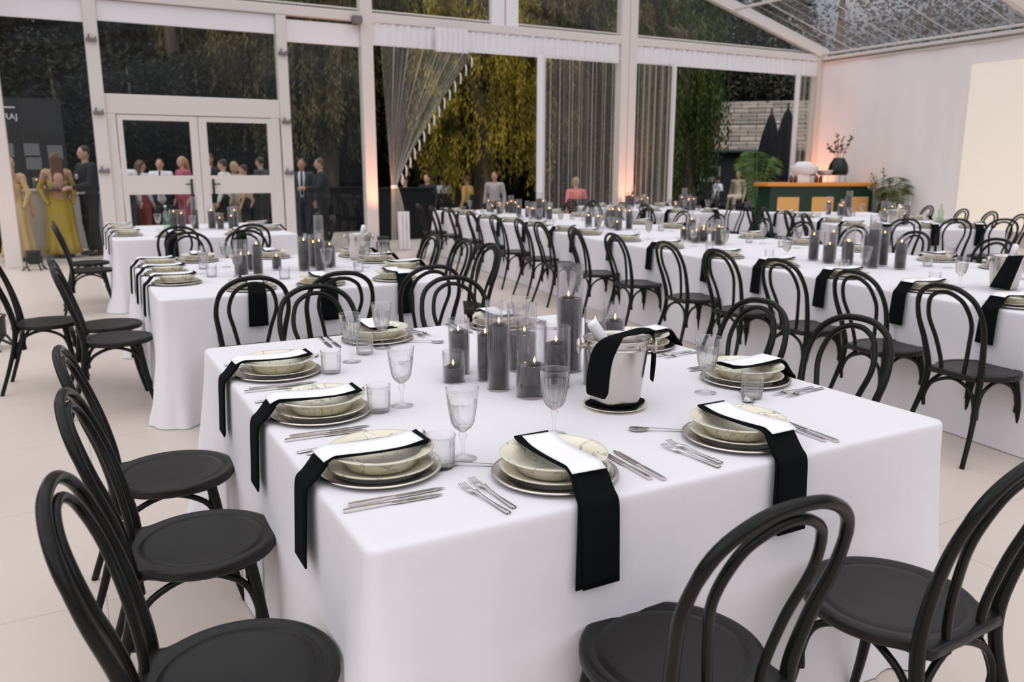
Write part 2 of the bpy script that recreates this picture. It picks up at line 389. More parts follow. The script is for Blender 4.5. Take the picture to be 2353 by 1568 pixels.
drape(15.46, 16.16, 'short sheer curtain gathered behind the green bar by the corner column', n=9, post=(-.02, .16))

# ---- orange uplights
def par_can(loc, label, rz=0, energy=40, aim=(0, .12, 1)):
    t = thing('uplight', label, 'spotlight', loc, rz)
    b = MB(); b.lathe([(0, .09), (.075, .09), (.095, .12), (.10, .27), (.108, .28), (.108, .29), (.098, .29), (.092, .272)], 24)
    obj('housing', b, M_black_m, t)
    l = MB(); l.lathe([(0, .276), (.092, .272)], 24); obj('lens', l, M_orange_e, t)
    y = MB(); y.tube([(-.115, 0, .20), (-.115, 0, .06), (-.16, .06, .0)], .012, 6); y.tube([(.115, 0, .20), (.115, 0, .06), (.17, .06, .0)], .012, 6)
    y.tube([(0, -.1, .12), (0, -.18, .0)], .012, 6); y.tube([(-.115, 0, .06), (-.13, -.1, .0)], .012, 6); y.tube([(.115, 0, .06), (.13, -.1, .0)], .012, 6)
    obj('yoke', y, M_black_m, t)
    d = bpy.data.lights.new('uplight_beam', 'SPOT'); d.energy = energy; d.color = (1, .30, .12); d.spot_size = radians(62); d.spot_blend = .9; d.shadow_soft_size = .06
    o = bpy.data.objects.new('uplight_beam', d); COL.objects.link(o); o.parent = t; o.location = (0, 0, .32)
    o.rotation_euler = Vector(aim).to_track_quat('-Z', 'Y').to_euler()
    return t
par_can((-.46, 14.15, 0), 'black floor uplight with glowing orange lens at the far left tent leg', .5, 8, (-.35, .3, 1))
par_can((5.03, 14.16, 0), 'black floor uplight at the foot of the column with the tied curtain', 0, 190, (-.01, .10, 1))
par_can((10.66, 14.18, 0), 'black floor uplight at the foot of the middle double column', 0, 130, (0, .12, 1))
par_can((16.05, 14.15, 0), 'black floor uplight behind the green bar in the corner', 0, 220, (.06, .11, 1))
par_can((-.62, 8.0, 0), 'black floor uplight at the left edge behind the pulled out chair', 1.2, 10, (-.3, 0, 1))

# ================================================================== CHAIR (bentwood), seat centre at origin, sitter looks to +y
def build_chair():
    t = thing('bentwood_chair', 'x', 'chair')
    def out(a):
        x, y = cos(a), sin(a); r = .207
        if y < 0:
            k = min(.150/abs(x) if abs(x) > 1e-6 else 9, .205/abs(y))
            r = max(r, k) if abs(r*x) < .150 else r
        return r
    s = MB(); n = 64; rows = []
    for q, z in ((0.0, .452), (.45, .453), (.72, .4555), (.80, .457), (.825, .4535), (.85, .458), (.96, .460), (.985, .4585), (1.0, .452), (1.0, .436), (.975, .428), (.86, .427), (.0, .427)):
        rows.append([((.207*(q) if q < .9 else out(2*pi*i/n)*q)*cos(2*pi*i/n), (.207*(q) if q < .9 else out(2*pi*i/n)*q)*sin(2*pi*i/n), z) for i in range(n)])
    s.grid(rows, closed=True); obj('seat', s, M_seat, t)
    h = [(-.205, -.295, 0), (-.185, -.235, .18), (-.163, -.192, .34), (-.160, -.182, .46), (-.178, -.208, .60), (-.196, -.250, .735), (-.168, -.288, .845), (-.092, -.309, .902)]
    pts = spline(h + [(0, -.314, .916)] + [(-x, y, z) for x, y, z in reversed(h)], 6)
    rr = []
    for p in pts:
        rr.append(.0125+.005*max(0, 1-abs(p.z-.45)/.35) + (.001 if p.z > .8 else 0))
    s = MB(); s.tube(pts, rr, 12); obj('back_hoop', s, M_black, t)
    h = [(-.066, -.192, .425), (-.074, -.192, .50), (-.100, -.215, .62), (-.128, -.250, .735), (-.105, -.283, .830), (-.055, -.299, .872)]
    s = MB(); s.tube(spline(h + [(0, -.303, .884)] + [(-x, y, z) for x, y, z in reversed(h)], 6), .0112, 10); obj('inner_hoop', s, M_black, t)
    for sx in (-1, 1):
        s = MB(); s.tube(spline([(sx*.128, .112, .435), (sx*.146, .134, .30), (sx*.158, .158, .15), (sx*.182, .196, 0)], 5), [.0185-.0065*k/15 for k in range(16)], 10)
        obj('front_leg', s, M_black, t)
    C = [(-.148, .140), (.148, .140), (.165, -.195), (-.165, -.195)]
    for i in range(4):
        a = Vector((*C[i], 0)); b = Vector((*C[(i+1) % 4], 0)); d = (b-a); m = (a+b)/2; inn = -m.normalized()*.02
        a2 = a + d.normalized()*.014; b2 = b - d.normalized()*.014
        P = [a2+Vector((0, 0, .235)), a2+Vector((0, 0, .30)), a+d*.16+inn*.5+Vector((0, 0, .375)), m+inn+Vector((0, 0, .416)), a+d*.84+inn*.5+Vector((0, 0, .375)), b2+Vector((0, 0, .30)), b2+Vector((0, 0, .235))]
        s = MB(); s.tube(spline(P, 5), .0098, 8); obj('brace', s, M_black, t)
    return t
CH = build_chair()
def chair(x, y, fx, fy, label, group='black bentwood chairs around the tables'):
    return place(CH, (x, y, 0), math.atan2(fy, fx)-pi/2, label, group)

# ================================================================== TABLECLOTHS
def cloth(label, A, u, n, L, Wd, fl=(1, 1, 1, 1), group='floor length white tablecloths', seed=0):
    """A = near left corner, rectangle A, A+Wd*n, A+Wd*n+L*u, A+L*u ; local x along n, y along u"""
    rnd = random.Random(seed); per = []
    r = .032
    cs = [(0, 0, -135), (Wd, 0, -45), (Wd, L, 45), (0, L, 135)]
    for c in range(4):
        x0, y0, a0 = cs[c]; x1, y1, _ = cs[(c+1) % 4]
        cxx = x0 + (r if x0 == 0 else -r); cyy = y0 + (r if y0 == 0 else -r)
        for k in range(7):
            a = radians(a0-45+90*k/6); per.append((cxx+r*cos(a), cyy+r*sin(a), cos(a), sin(a), 0, c))
        ln = sqrt((x1-x0)**2+(y1-y0)**2); dx, dy = (x1-x0)/ln, (y1-y0)/ln; nx, ny = dy, -dx
        m = 46
        for k in range(1, m):
            q = k/m; q = r/ln+(1-2*r/ln)*(.5-.5*cos(pi*q)); d = min(q, 1-q)*ln-r; ci = c if q < .5 else (c+1) % 4
            per.append((x0+dx*ln*q, y0+dy*ln*q, nx, ny, d, ci))
    ph = [rnd.uniform(0, 6) for _ in range(4)]
    rows = []
    lv = [(.7602, -.030), (.7600, -.020), (.7592, -.0115), (.7570, -.0050), (.7535, -.0010), (.749, .0010), (.742, .0022), (.73, .003), (.68, 0), (.6, 0), (.5, 0), (.38, 0), (.25, 0), (.12, 0), (.03, 0), (.004, 0)]
    for z, ins in lv:
        t = max(0, (.73-z)/.73); row = []
        for px, py, nx, ny, d, c in per:
            if z > .731: o = ins
            else:
                f = fl[c]
                o = .003+.022*t + f*(.075*t**1.5*math.exp(-(d/.12)**2) + .016*t*math.exp(-(d/.34)**2)*sin(d*30+ph[c])) + f*.008*t*sin(d*9+ph[c])
                if z < .05: o += .012*f*sin(d*40+ph[c])*math.exp(-(d/.6)**2)
            row.append((px+nx*o, py+ny*o, z))
        rows.append(row)
    m = MB(); m.grid(rows, closed=True); m.f.append(tuple(range(len(per)))); m.sm.append(True)
    o = obj('tablecloth', m, M_cloth, None, (A[0], A[1], 0)); u = Vector(u); o.rotation_euler = (0, 0, math.atan2(u[1], u[0])-pi/2)
    return tag(o, label, 'tablecloth', group)
TZ = .7605
cloth('white floor length tablecloth on the nearest table with the ice bucket', (.46, 1.44), (0, 1), (1, 0), 2.12, 1.81, seed=1)
cloth('white floor length tablecloth on the middle left table behind the nearest one', (.43, 5.03), (0, 1), (1, 0), 2.14, 1.92, seed=2)
cloth('white floor length tablecloth on the far left table before the double door', (.43, 9.50), (0, 1), (1, 0), 2.30, 1.92, seed=3)
RU = Vector((.127, .992, 0)).normalized(); RN = Vector((RU.y, -RU.x, 0)); R0 = Vector((4.20, 1.15, 0))
ORD = ['nearest', 'second', 'third', 'fourth', 'fifth', 'farthest']
for i in range(6):
    P = R0 + RU*(i*2.10)
    cloth('white tablecloth on the %s table of the long middle row' % ORD[i], P, RU, RN, 2.095, 1.83, fl=(1 if i == 0 else 0, 1 if i == 0 else 0, 1 if i == 5 else 0, 1 if i == 5 else 0), seed=10+i)
U2 = Vector((.49, .87, 0)).normalized(); N2 = Vector((U2.y, -U2.x, 0)); Q0 = Vector((8.70, 6.95, 0))
for i in range(2):
    cloth('white tablecloth on the %s table of the right row beside the backdrop board' % ('nearer', 'farther')[i], Q0+U2*(i*2.1), U2, N2, 2.095, 1.83, fl=(1-i, 1-i, i, i), seed=20+i)
U3 = Vector((.03, 1, 0)).normalized(); N3 = Vector((U3.y, -U3.x, 0)); S0 = Vector((9.0, 10.75, 0))
for i in range(2):
    cloth('white tablecloth on the %s table between the middle row and the green bar' % ('nearer', 'farther')[i], S0+U3*(i*1.65), U3, N3, 1.645, 1.6, fl=(1-i, 1-i, i, i), seed=30+i)

# ================================================================== PLACE SETTING PIECES (charger centre at origin, sitter at -y)
def lathe_obj(name, prof, m, n=48, flute=None, parent=None, z=0):
    return obj(name, MB().lathe(prof, n, (0, 0, z), flute), m, parent)
charger = lathe_obj('charger_plate', [(0.0001, .0035), (.105, .0035), (.112, .007), (.118, .0075), (.140, .0115), (.147, .0140), (.154, .0145), (.157, .0125), (.151, .0080), (.112, .0015), (.105, .0005), (.0001, .0005)], M_silver, 72); tag(charger, 'x', 'plate')
plate = lathe_obj('dinner_plate', [(0.0001, .0065), (.082, .0065), (.090, .011), (.126, .0230), (.134, .0250), (.1355, .0235), (.133, .0205), (.092, .006), (.086, .0040), (.0001, .0040)], M_marble, 64); tag(plate, 'x', 'plate')
bowl = lathe_obj('soup_bowl', [(0.0001, .0130), (.060, .0130), (.086, .020), (.098, .040), (.104, .0475), (.126, .0530), (.1325, .0555), (.1335, .0530), (.128, .0490), (.108, .0410), (.100, .0320), (.088, .0120), (.070, .0085), (.0001, .0085)], M_marble, 64); tag(bowl, 'x', 'bowl')
def strip(path, w, th, skew=0.0, n=4, wf=None):
    P = [Vector((0, a, b)) for a, b in path]; rows = []
    nr = []
    for k in range(len(P)):
        t = (P[min(k+1, len(P)-1)]-P[max(k-1, 0)]).normalized(); nr.append(Vector((0, -t.z, t.y)) * (1 if t.y < 0 else 1))
    for k, p in enumerate(P):
        ww = w*(wf[k] if wf else 1); nn = nr[k]
        if nn.z < 0: nn = -nn
        if abs(nn.z) < .15 and nn.y > 0: nn = -nn
        top = [p+nn*th/2+Vector((ww*(-.5+i/n)+skew*k/len(P), 0, 0)) for i in range(n+1)]
        bot = [p-nn*th/2+Vector((ww*(-.5+i/n)+skew*k/len(P), 0, 0)) for i in range(n, -1, -1)]
        rows.append(top+bot)
    m = MB(); m.grid(rows, closed=True); q = len(rows[0]); L = len(rows)-1
    m.f.append(tuple(range(q-1, -1, -1))); m.sm.append(False); m.f.append(tuple(L*q+i for i in range(q))); m.sm.append(False)
    return m
NP = [(.118, .0640), (.100, .0590), (.05, .0565), (0, .0560), (-.06, .0575), (-.115, .0600), (-.134, .0590), (-.150, .0470), (-.170, .0220), (-.184, .0065), (-.196, -.004), (-.2015, -.025), (-.2045, -.08), (-.207, -.14), (-.210, -.205)]
def build_napkin():
    m = strip([tuple(p) for p in [(a, b) for a, b in spline2(NP, 3)]], .100, .0045)
    o = obj('folded_napkin', m, M_napk)
    inner = strip([(a+.0065, b-.0005) for a, b in spline2(NP[7:], 3)], .094, .0025, skew=-.02)
    obj('under_fold', inner, M_napk, o)
    return tag(o, 'x', 'napkin')
def spline2(p, n): return [(v.x, v.y) for v in spline([(a, b, 0) for a, b in p], n)]
napkin = build_napkin()
card = obj('menu_card', strip(spline2([(.098, .0685), (.05, .0610), (0, .0600), (-.06, .0625), (-.115, .0665), (-.135, .0660), (-.158, .0560)], 4), .090, .0008), M_paper); tag(card, 'x', 'menu')
def build_fork(L=.20):
    m = MB(); y0 = -L/2
    P = spline([(0, y0, .004), (0, y0+.05, .004), (0, y0+.10, .006), (0, y0+.135, .010), (0, y0+.150, .008)], 5)
    m.tube(P, [.0018]*len(P), 8, flat=None)
    V = []
    ws = [(y0, .0062), (y0+.02, .0058), (y0+.07, .0036), (y0+.115, .0028), (y0+.135, .006), (y0+.150, .0105)]
    zs = [.0042, .0042, .0048, .0078, .009, .0062]
    top = [[(-w, y, z+.001), (w, y, z+.001), (w, y, z-.0012), (-w, y, z-.0012)] for (y, w), z in zip(ws, zs)]
    m.grid(top, closed=True)
    for i in range(4):
        x = -.0084+.0056*i
        m.tube([(x, y0+.148, .0062), (x, y0+.165, .0045), (x, y0+.185, .0050), (x, y0+.20, .0085)], [.0015, .0014, .0012, .0008], 5)
    return tag(obj('fork', m, M_cut), 'x', 'fork')
def build_knife(L=.23):
    m = MB(); y0 = -L/2
    hd = [(y0, .0062, .0032), (y0+.01, .0066, .0036), (y0+.08, .0055, .0032), (y0+.105, .0042, .0026), (y0+.112, .0085, .0010), (y0+.16, .0092, .0008), (y0+.21, .0085, .0007), (y0+.23, .0015, .0006)]
    m.grid([[(-w*.9, y, .0035-t), (w*1.0, y, .0035-t), (w*1.0, y, .0035+t), (-w*.9, y, .0035+t)] for y, w, t in hd], closed=True, smooth=False)
    m.f.append((0, 1, 2, 3)); m.sm.append(False)
    return tag(bevel(obj('knife', m, M_cut), .0006, 1), 'x', 'knife')
def build_spoon(L=.18):
    m = MB(); y0 = -L/2; rows = []
    hd = [(y0, .0065, .0045, .0), (y0+.03, .005, .0045, 0), (y0+.09, .003, .0075, 0), (y0+.125, .0035, .0085, 0), (y0+.135, .010, .0070, .002), (y0+.150, .0185, .0055, .005), (y0+.165, .0200, .0055, .0055), (y0+.178, .015, .0065, .003), (y0+.185, .003, .0085, 0)]
    for y, w, z, c in hd: rows.append([(-w, y, z+.0008), (-w*.5, y, z-c*.75+.0008), (0, y, z-c+.0008), (w*.5, y, z-c*.75+.0008), (w, y, z+.0008), (w, y, z-.0006), (w*.5, y, z-c*.75-.0006), (0, y, z-c-.0006), (-w*.5, y, z-c*.75-.0006), (-w, y, z-.0006)])
    m.grid(rows, closed=True); return tag(obj('spoon', m, M_cut), 'x', 'spoon')
fork = build_fork(); knife = build_knife(); spoon = build_spoon()
def build_goblet():
    t = thing('wine_goblet', 'x', 'glass')
    fl = lambda k, a: .060*abs(cos(6.5*a*2/2))-.03
    prof = [(.0075, .074), (.014, .080), (.0235, .088), (.0300, .100), (.0335, .118), (.0365, .138), (.0390, .156)]
    lathe_obj('cut_bowl', prof, M_crystal, 78, lambda k, a: (.045*abs(sin(6.5*a)) - .02) * (1 if 0 < k < 6 else .3), t)
    lathe_obj('plain_lip', [(.0388, .155), (.0415, .175), (.0432, .190), (.0440, .1905), (.0436, .192), (.0424, .190), (.0403, .172), (.0376, .154)], M_glass, 48, None, t)
    lathe_obj('inner_wall', [(.0001, .092), (.016, .096), (.026, .108), (.031, .128), (.0345, .148), (.0376, .154)], M_glass, 32, None, t)
    lathe_obj('stem', [(.0001, .0005), (.0355, .0005), (.0365, .0018), (.035, .003), (.018, .0055), (.0065, .010), (.0045, .022), (.0052, .040), (.0068, .052), (.0100, .060), (.0115, .066), (.0080, .072), (.0075, .074)], M_glass, 24, lambda k, a: .10*cos(6*a) if k > 6 else 0, t)
    return t
def build_tumbler():
    t = thing('tumbler_glass', 'x', 'glass')
    lathe_obj('cut_wall', [(.0001, .0008), (.0300, .0008), (.0325, .004), (.0335, .020), (.0350, .050), (.0358, .062)], M_crystal, 80, lambda k, a: (.05*abs(sin(8*a)) - .025) if k > 1 else 0, t)
    lathe_obj('plain_lip', [(.0362, .061), (.0375, .084), (.0385, .086), (.0368, .086), (.0355, .066), (.0320, .018), (.0280, .012), (.0001, .012)], M_glass, 48, None, t)
    return t
goblet = build_goblet(); tumbler = build_tumbler()

def settings(seat, P, d, full=True, glass=True, ng=False, turn=0.0, kinds='cpbnm'):
    """seat: words that place it; P: charger centre (x, y) ; d: direction from the sitter to the table centre"""
    x, y = P; a = math.atan2(d[1], d[0])-pi/2; c, s = cos(a), sin(a); rnd = random.Random(int(x*971+y*577))
    def at(lx, ly, dz=0): return (x+lx*c-ly*s, y+lx*s+ly*c, TZ+dz)
    place(charger, at(0, 0), a, 'silver charger plate ' + seat, 'silver charger plates')
    place(plate, at(.002, .002, .0032), a+rnd.uniform(0, 6), 'cream marbled dinner plate ' + seat, 'cream dinner plates')
    place(bowl, at(-.001, .003, .0062), a+rnd.uniform(0, 6), 'cream marbled bowl ' + seat, 'cream bowls')
    nap = place(napkin, at(0, 0, .0062+.0015), a, 'black napkin over the table edge ' + seat, 'black folded napkins')
    place(card, at(.004, 0, .0062+.0016), a+rnd.uniform(-.05, .05), 'white menu card on black napkin ' + seat, 'white menu cards')
    if full:
        place(fork, at(-.192, -.035), a+.05, 'inner fork ' + seat, 'forks'); place(fork, at(-.222, -.055), a+.11, 'outer fork ' + seat, 'forks')
        place(spoon, at(-.150, .150), a+1.0, 'dessert spoon beyond the plate ' + seat, 'spoons')
        place(knife, at(.190, -.025), a-.03, 'inner knife ' + seat, 'knives'); place(knife, at(.220, -.045), a-.06, 'outer knife ' + seat, 'knives')

# ================================================================== NEAREST TABLE
NT = 'on the nearest table'
settings('at the front left corner place, left side, nearest table', (.635, 1.86), (1, 0))
settings('at the middle place, left side, nearest table', (.635, 2.40), (1, 0))
settings('at the farthest place, left side, nearest table', (.635, 2.97), (1, 0))
settings('at the front left place facing the camera, nearest table', (1.00, 1.62), (0, 1))
settings('at the front right place facing the camera, nearest table', (1.60, 1.615), (0, 1))
settings('at the nearer place, right side, nearest table', (2.075, 2.08), (-1, 0))
settings('at the farther place, right side, nearest table', (2.085, 2.72), (-1, 0))
settings('at the back left place beyond the goblets, nearest table', (1.16, 3.375), (0, -1))
settings('at the back right place behind the vases, nearest table', (1.78, 3.385), (0, -1))
for x, y, l in ((1.16, 1.885, 'goblet standing alone in front of the black vases'), (.85, 1.83, 'nearly invisible goblet in front of the small low vase'), (.885, 2.36, 'goblet with greenish rim left of the small low vase'),
                (.93, 3.02, 'left goblet of the pair by the back left place'), (1.12, 3.20, 'right goblet of the pair by the back left place'), (1.84, 2.02, 'goblet before the right side plates, right of the bucket'), (1.70, 3.05, 'goblet behind the tall black vase on the nearest table')):
    place(goblet, (x, y, TZ), random.uniform(0, 3), 'crystal ' + l, 'wine goblets')
for x, y, l in ((.775, 1.80, 'by the front left plate stack, nearest table'), (.80, 2.335, 'between the middle left plates and the goblet, nearest table'), (.81, 2.885, 'beside the farthest left plates, nearest table'),
                (1.02, 3.13, 'between the two back goblets, nearest table'), (1.93, 1.90, 'in front of the right side plates, nearest table')):
    place(tumbler, (x, y, TZ), random.uniform(0, 3), 'cut glass tumbler ' + l, 'tumblers')

# ---- candle vases
def vase(x, y, r, h, lq, label, group='black filled candle vases', z=TZ, seg=40, lit=True):
    t = thing('candle_vase', label, 'vase', (x, y, z), 0, group)
    lathe_obj('glass_cylinder', [(.0001, .0005), (r-.003, .0005), (r, .004), (r, h-.001), (r-.001, h), (r-.003, h), (r-.0032, .010), (.0001, .009)], M_vase, seg, None, t)
    lathe_obj('dark_water', [(.0001, .0095), (r-.0045, .0100), (r-.0042, .012), (r-.0042, lq-.001), (r-.0055, lq-.0008), (.0001, lq-.001)], M_liq, seg, None, t)
    if lit:
        c = lathe_obj('floating_candle', [(.0001, lq-.004), (.018, lq-.004), (.021, lq+.004), (.0195, lq+.006), (.0001, lq+.0045)], M_black, 20, None, t)
        c.location = (random.uniform(-.3, .3)*(r-.02), random.uniform(-.3, .3)*(r-.02), 0)
        lathe_obj('flame', [(.0001, lq+.006), (.0028, lq+.009), (.0038, lq+.013), (.0024, lq+.019), (.0001, lq+.026)], M_flame, 10, None, c)
    return t
V1 = [(1.155, 2.555, .040, .112, .055, 'smallest low candle vase at the left end of the cluster, nearest table'),
      (1.225, 2.66, .040, .205, .155, 'leftmost tall dark candle vase behind the small one, nearest table'),
      (1.262, 2.52, .030, .235, .165, 'slim candle vase with bubbles, second tall from left, nearest table'),
      (1.247, 2.39, .039, .270, .225, 'candle vase filled nearly to the rim left of centre, nearest table'),
      (1.300, 2.262, .0495, .255, .110, 'wide front candle vase with a low black level, nearest table'),
      (1.455, 2.60, .056, .250, .140, 'wide candle vase in the back middle, nearest table'),
      (1.40, 2.72, .034, .250, .12, 'slim candle vase in the back left of the cluster, nearest table'),
      (1.60, 2.50, .048, .400, .275, 'tallest candle vase rising above all, nearest table'),
      (1.440, 2.325, .045, .215, .155, 'medium candle vase left of the ice bucket, nearest table'),
      (1.575, 2.30, .037, .270, .215, 'candle vase just behind the bucket neck, nearest table'),
      (1.700, 2.36, .039, .270, .205, 'candle vase behind the ice bucket on its right, nearest table')]
for i_, a in enumerate(V1):
    v_ = vase(*a)
    if i_ == 4:
        mk = MB(); R_0 = a[2]+.0006; am = radians(-90-28.5-38)
        mk.tube([((R_0)*cos(am+dx/R_0), (R_0)*sin(am+dx/R_0), .046+dz) for dx, dz in ((0, .008), (.0030, .004), (.0045, 0), (.0025, -.005), (0, -.008), (-.0025, -.005), (-.0045, 0), (-.0030, .004))], .0005, 5, closed=True)
        mk.tube([((R_0)*cos(am+dx/R_0), (R_0)*sin(am+dx/R_0), .046+dz) for dx, dz in ((-.0015, -.003), (0, .003), (.0015, -.003))], .0004, 5)
        obj('etched_mark', mk, mat('dark_print', (.01, .01, .01), .6), v_)
def cluster(cx, cy, tn, seed, n=8, tall=None, a=(0, 1), sp=.42):
    rnd = random.Random(seed); pos = []
    ax = Vector((a[0], a[1])); bx = Vector((a[1], -a[0])); tries = 0
    while len(pos) < n and tries < 400:
        tries += 1
        p = ax*rnd.uniform(-sp, sp) + bx*rnd.uniform(-.16, .16)
        if all((p-q).length > .105 for q in pos): pos.append(p)
    right = Vector((cos(_y), -sin(_y)))
    pos.sort(key=lambda p: p.dot(right))
    names = ['leftmost', 'second from left', 'third from left', 'fourth from left', 'fifth from left', 'sixth from left', 'seventh from left', 'eighth from left', 'ninth from left']
    for i, p in enumerate(pos):
        h = rnd.choice([.16, .20, .25, .25, .28, .30]); 
        if tall is not None and i == tall: h = .40
        lq = h*rnd.uniform(.55, .88)
        vase(cx+p.x, cy+p.y, rnd.choice([.036, .042, .048]), h, lq, 'candle vase %s on %s' % (names[i], tn), z=TZ, seg=28, lit=(h < .39))

# ---- ice bucket
bk = thing('ice_bucket', 'brushed steel ice bucket with ring knobs on the nearest table', 'ice bucket', (1.478, 2.035, TZ+.012))
obj('bucket_body', MB().lathe([(.0001, .002), (.066, .002), (.074, .006), (.078, .02), (.0985, .178), (.0995, .180), (.0995, .184), (.098, .186), (.1000, .206), (.1045, .210), (.1045, .2135), (.100, .2135), (.0955, .205), (.094, .18), (.073, .012), (.0001, .010)], 72), M_steel, bk)
for s_ in (-1, 1):
    m = MB(); ang = radians(-28.5) + (0 if s_ > 0 else pi); M = Matrix.Rotation(ang, 4, 'Z') @ Matrix.Translation((.099, 0, .185)) @ Matrix.Rotation(pi/2, 4, 'Y')
    m.lathe([(.008, -.004), (.008, .008), (.022, .016), (.026, .020), (.020, .026), (.0001, .028)], 28, (0, 0, 0), M=M); obj('knob', m, M_steel, bk)
M = Matrix.Rotation(radians(-75), 4, 'Z') @ Matrix.Translation((.0985, 0, .195)) @ Matrix.Rotation(pi/2, 4, 'Y')
m = MB(); m.lathe([(.009, 0), (.009, .003), (.006, .003), (.006, 0)], 20, M=M); obj('ring_stud', m, M_steel, bk)
sc = lathe_obj('saucer', [(.0001, .002), (.06, .002), (.085, .008), (.100, .0125), (.102, .0120), (.098, .009), (.075, .001), (.0001, .0005)], M_marble, 64); sc.location = (1.478, 2.035, TZ); tag(sc, 'cream saucer under the steel ice bucket on the nearest table', 'saucer')
m = MB(); rows = []
for k in range(5):
    q = .03+.062*k/4; rows.append([(q*(1+.10*cos(4*a_*2*pi/48+.6))*cos(a_*2*pi/48), q*(1+.10*cos(4*a_*2*pi/48+.6))*sin(a_*2*pi/48), .0105+max(0, q-.07)*.20+.001*sin(a_)) for a_ in range(48)])
m.grid(rows, closed=True); o = obj('folded_napkin', m, M_napk, None, (1.478, 2.035, TZ)); o.modifiers.new('thick', 'SOLIDIFY').thickness = .001
tag(o, 'black napkin lying in the saucer under the ice bucket', 'napkin')
bt = thing('wine_bottle', 'bottle with white foil neck leaning in the steel bucket, nearest table', 'bottle', (1.52, 2.06, TZ+.11), 0)
ml = Matrix.Rotation(radians(-33), 4, Vector((sin(_y), cos(_y), 0))) 
m = MB(); m.lathe([(.0001, -.05), (.034, -.045), (.036, 0), (.034, .05), (.018, .075), (.015, .10), (.0145, .12)], 28, M=ml); obj('bottle_body', m, mat('dark_green_glass', (.01, .02, .012), .08, spec=.8), bt)
m = MB(); m.lathe([(.0150, .085), (.0175, .09), (.0185, .13), (.0190, .175), (.0180, .182), (.012, .187), (.0001, .188)], 28, M=ml); obj('foil_neck', m, mat('white_foil', (.86, .85, .86), .45), bt)
# black napkin draped over the bucket rim
_F = Vector((-sin(_y), -cos(_y), 0)); _Rt = Vector((cos(_y), -sin(_y), 0)); BC = Vector((1.478, 2.035, TZ+.012))
def pol(a, r, z):  # a = 0 towards the camera, + to the right
    return BC + (_F*cos(a)+_Rt*sin(a))*r + Vector((0, 0, z))
def band(paths, name, th=.004):
    m = MB(); m.grid(paths); o = obj(name, m, M_napk); s = o.modifiers.new('thick', 'SOLIDIFY'); s.thickness = th; s.offset = 0
    u = o.modifiers.new('smooth', 'SUBSURF'); u.levels = 1; u.render_levels = 2; return o
L_ = [(-1.22, .104, .040), (-1.12, .108, .09), (-.98, .112, .15), (-.80, .115, .198), (-.62, .108, .222), (-.45, .080, .232)]
R_ = [(-.40, .088, .030), (-.36, .096, .09), (-.26, .106, .15), (-.12, .113, .195), (.02, .107, .220), (.10, .082, .232)]
rows = [[pol(l[0]+(q[0]-l[0])*i/5, l[1]+(q[1]-l[1])*i/5+.003*sin(i*2.0), l[2]+(q[2]-l[2])*i/5) for i in range(6)] for l, q in zip(L_, R_)]
# continue across to the right over the rim
for k, (a, r, z, w, vert) in enumerate(((.55, .072, .240, .060, 0), (1.05, .080, .246, .060, 0), (1.40, .098, .240, .060, 0), (1.62, .118, .222, .30, 1), (1.66, .122, .17, .42, 1), (1.66, .122, .12, .44, 1), (1.64, .116, .066, .40, 1))):
    rows.append([pol(a+(i/5-.5)*w, r, z) if vert else pol(a, r-(i/5-.5)*w*-1, z+.005*cos(i-2.5)) for i in range(6)])
dn = band(rows, 'draped_napkin'); tag(dn, 'black napkin draped over the rim of the steel ice bucket', 'napkin')

# ================================================================== CHAIRS AROUND THE NEAREST TABLE
chair(.235, 1.635, 1, -.13, 'black bentwood chair nearest the camera on the left of the nearest table')
chair(.26, 2.34, 1, -.10, 'black bentwood chair in the middle of the left side, nearest table')
chair(.25, 2.97, 1, -.06, 'black bentwood chair farthest along the left side, nearest table')
chair(1.09, 1.26, 0, 1, 'black bentwood chair cut by the bottom edge before the front left place')
chair(1.72, 1.19, -.05, 1, 'black bentwood chair in the bottom right corner, front of nearest table')
chair(2.44, 2.16, -1, 0, 'black bentwood chair at the right side, nearer place of nearest table')
chair(2.42, 2.66, -1, 0, 'black bentwood chair at the right side, farther place of nearest table')
chair(1.08, 3.75, .03, -1, 'black bentwood chair behind the back left place of nearest table')
chair(1.82, 3.74, 0, -1, 'black bentwood chair behind the back right place of nearest table')
# ---- middle left table
chair(.22, 5.62, 1, -.05, 'black bentwood chair nearer on the left side of the middle left table')
chair(.20, 6.15, 1, -.05, 'black bentwood chair farther on the left side of the middle left table')
chair(-.17, 6.45, 1, -.1, 'black bentwood chair pulled out, cut by the left frame edge')
chair(.87, 4.86, 0, 1, 'black bentwood chair at the left front place of the middle left table')
chair(1.36, 4.84, 0, 1, 'black bentwood chair at the middle front place of the middle left table')
chair(1.94, 4.88, 0, 1, 'black bentwood chair at the right front place of the middle left table')
for i, (x, y) in enumerate(((2.62, 5.72), (2.62, 6.22), (2.58, 6.80))): chair(x, y, -1, 0, 'black bentwood chair %s on the right side of the middle left table' % ('nearest', 'in the middle', 'farthest')[i])
chair(.98, 7.75, 0, -1, 'black bentwood chair behind the far left place, middle left table'); chair(1.50, 7.80, 0, -1, 'black bentwood chair behind the far right place, middle left table')
for i, y in enumerate((5.70, 6.25, 6.80)): settings('at the %s left side place, middle left table' % ('nearest', 'middle', 'farthest')[i], (.605, y), (1, 0), full=False)
for i, x in enumerate((.98, 1.42, 1.93)): settings('at the front %s place, middle left table' % ('left', 'middle', 'right')[i], (x, 5.205), (0, 1), full=False)
for i, y in enumerate((5.72, 6.30, 6.80)): settings('at the %s right side place, middle left table' % ('nearest', 'middle', 'farthest')[i], (2.175, y), (-1, 0), full=False)
for i, x in enumerate((.92, 1.50)): settings('at the far side %s place, middle left table' % ('left', 'right')[i], (x, 6.995), (0, -1), full=False)
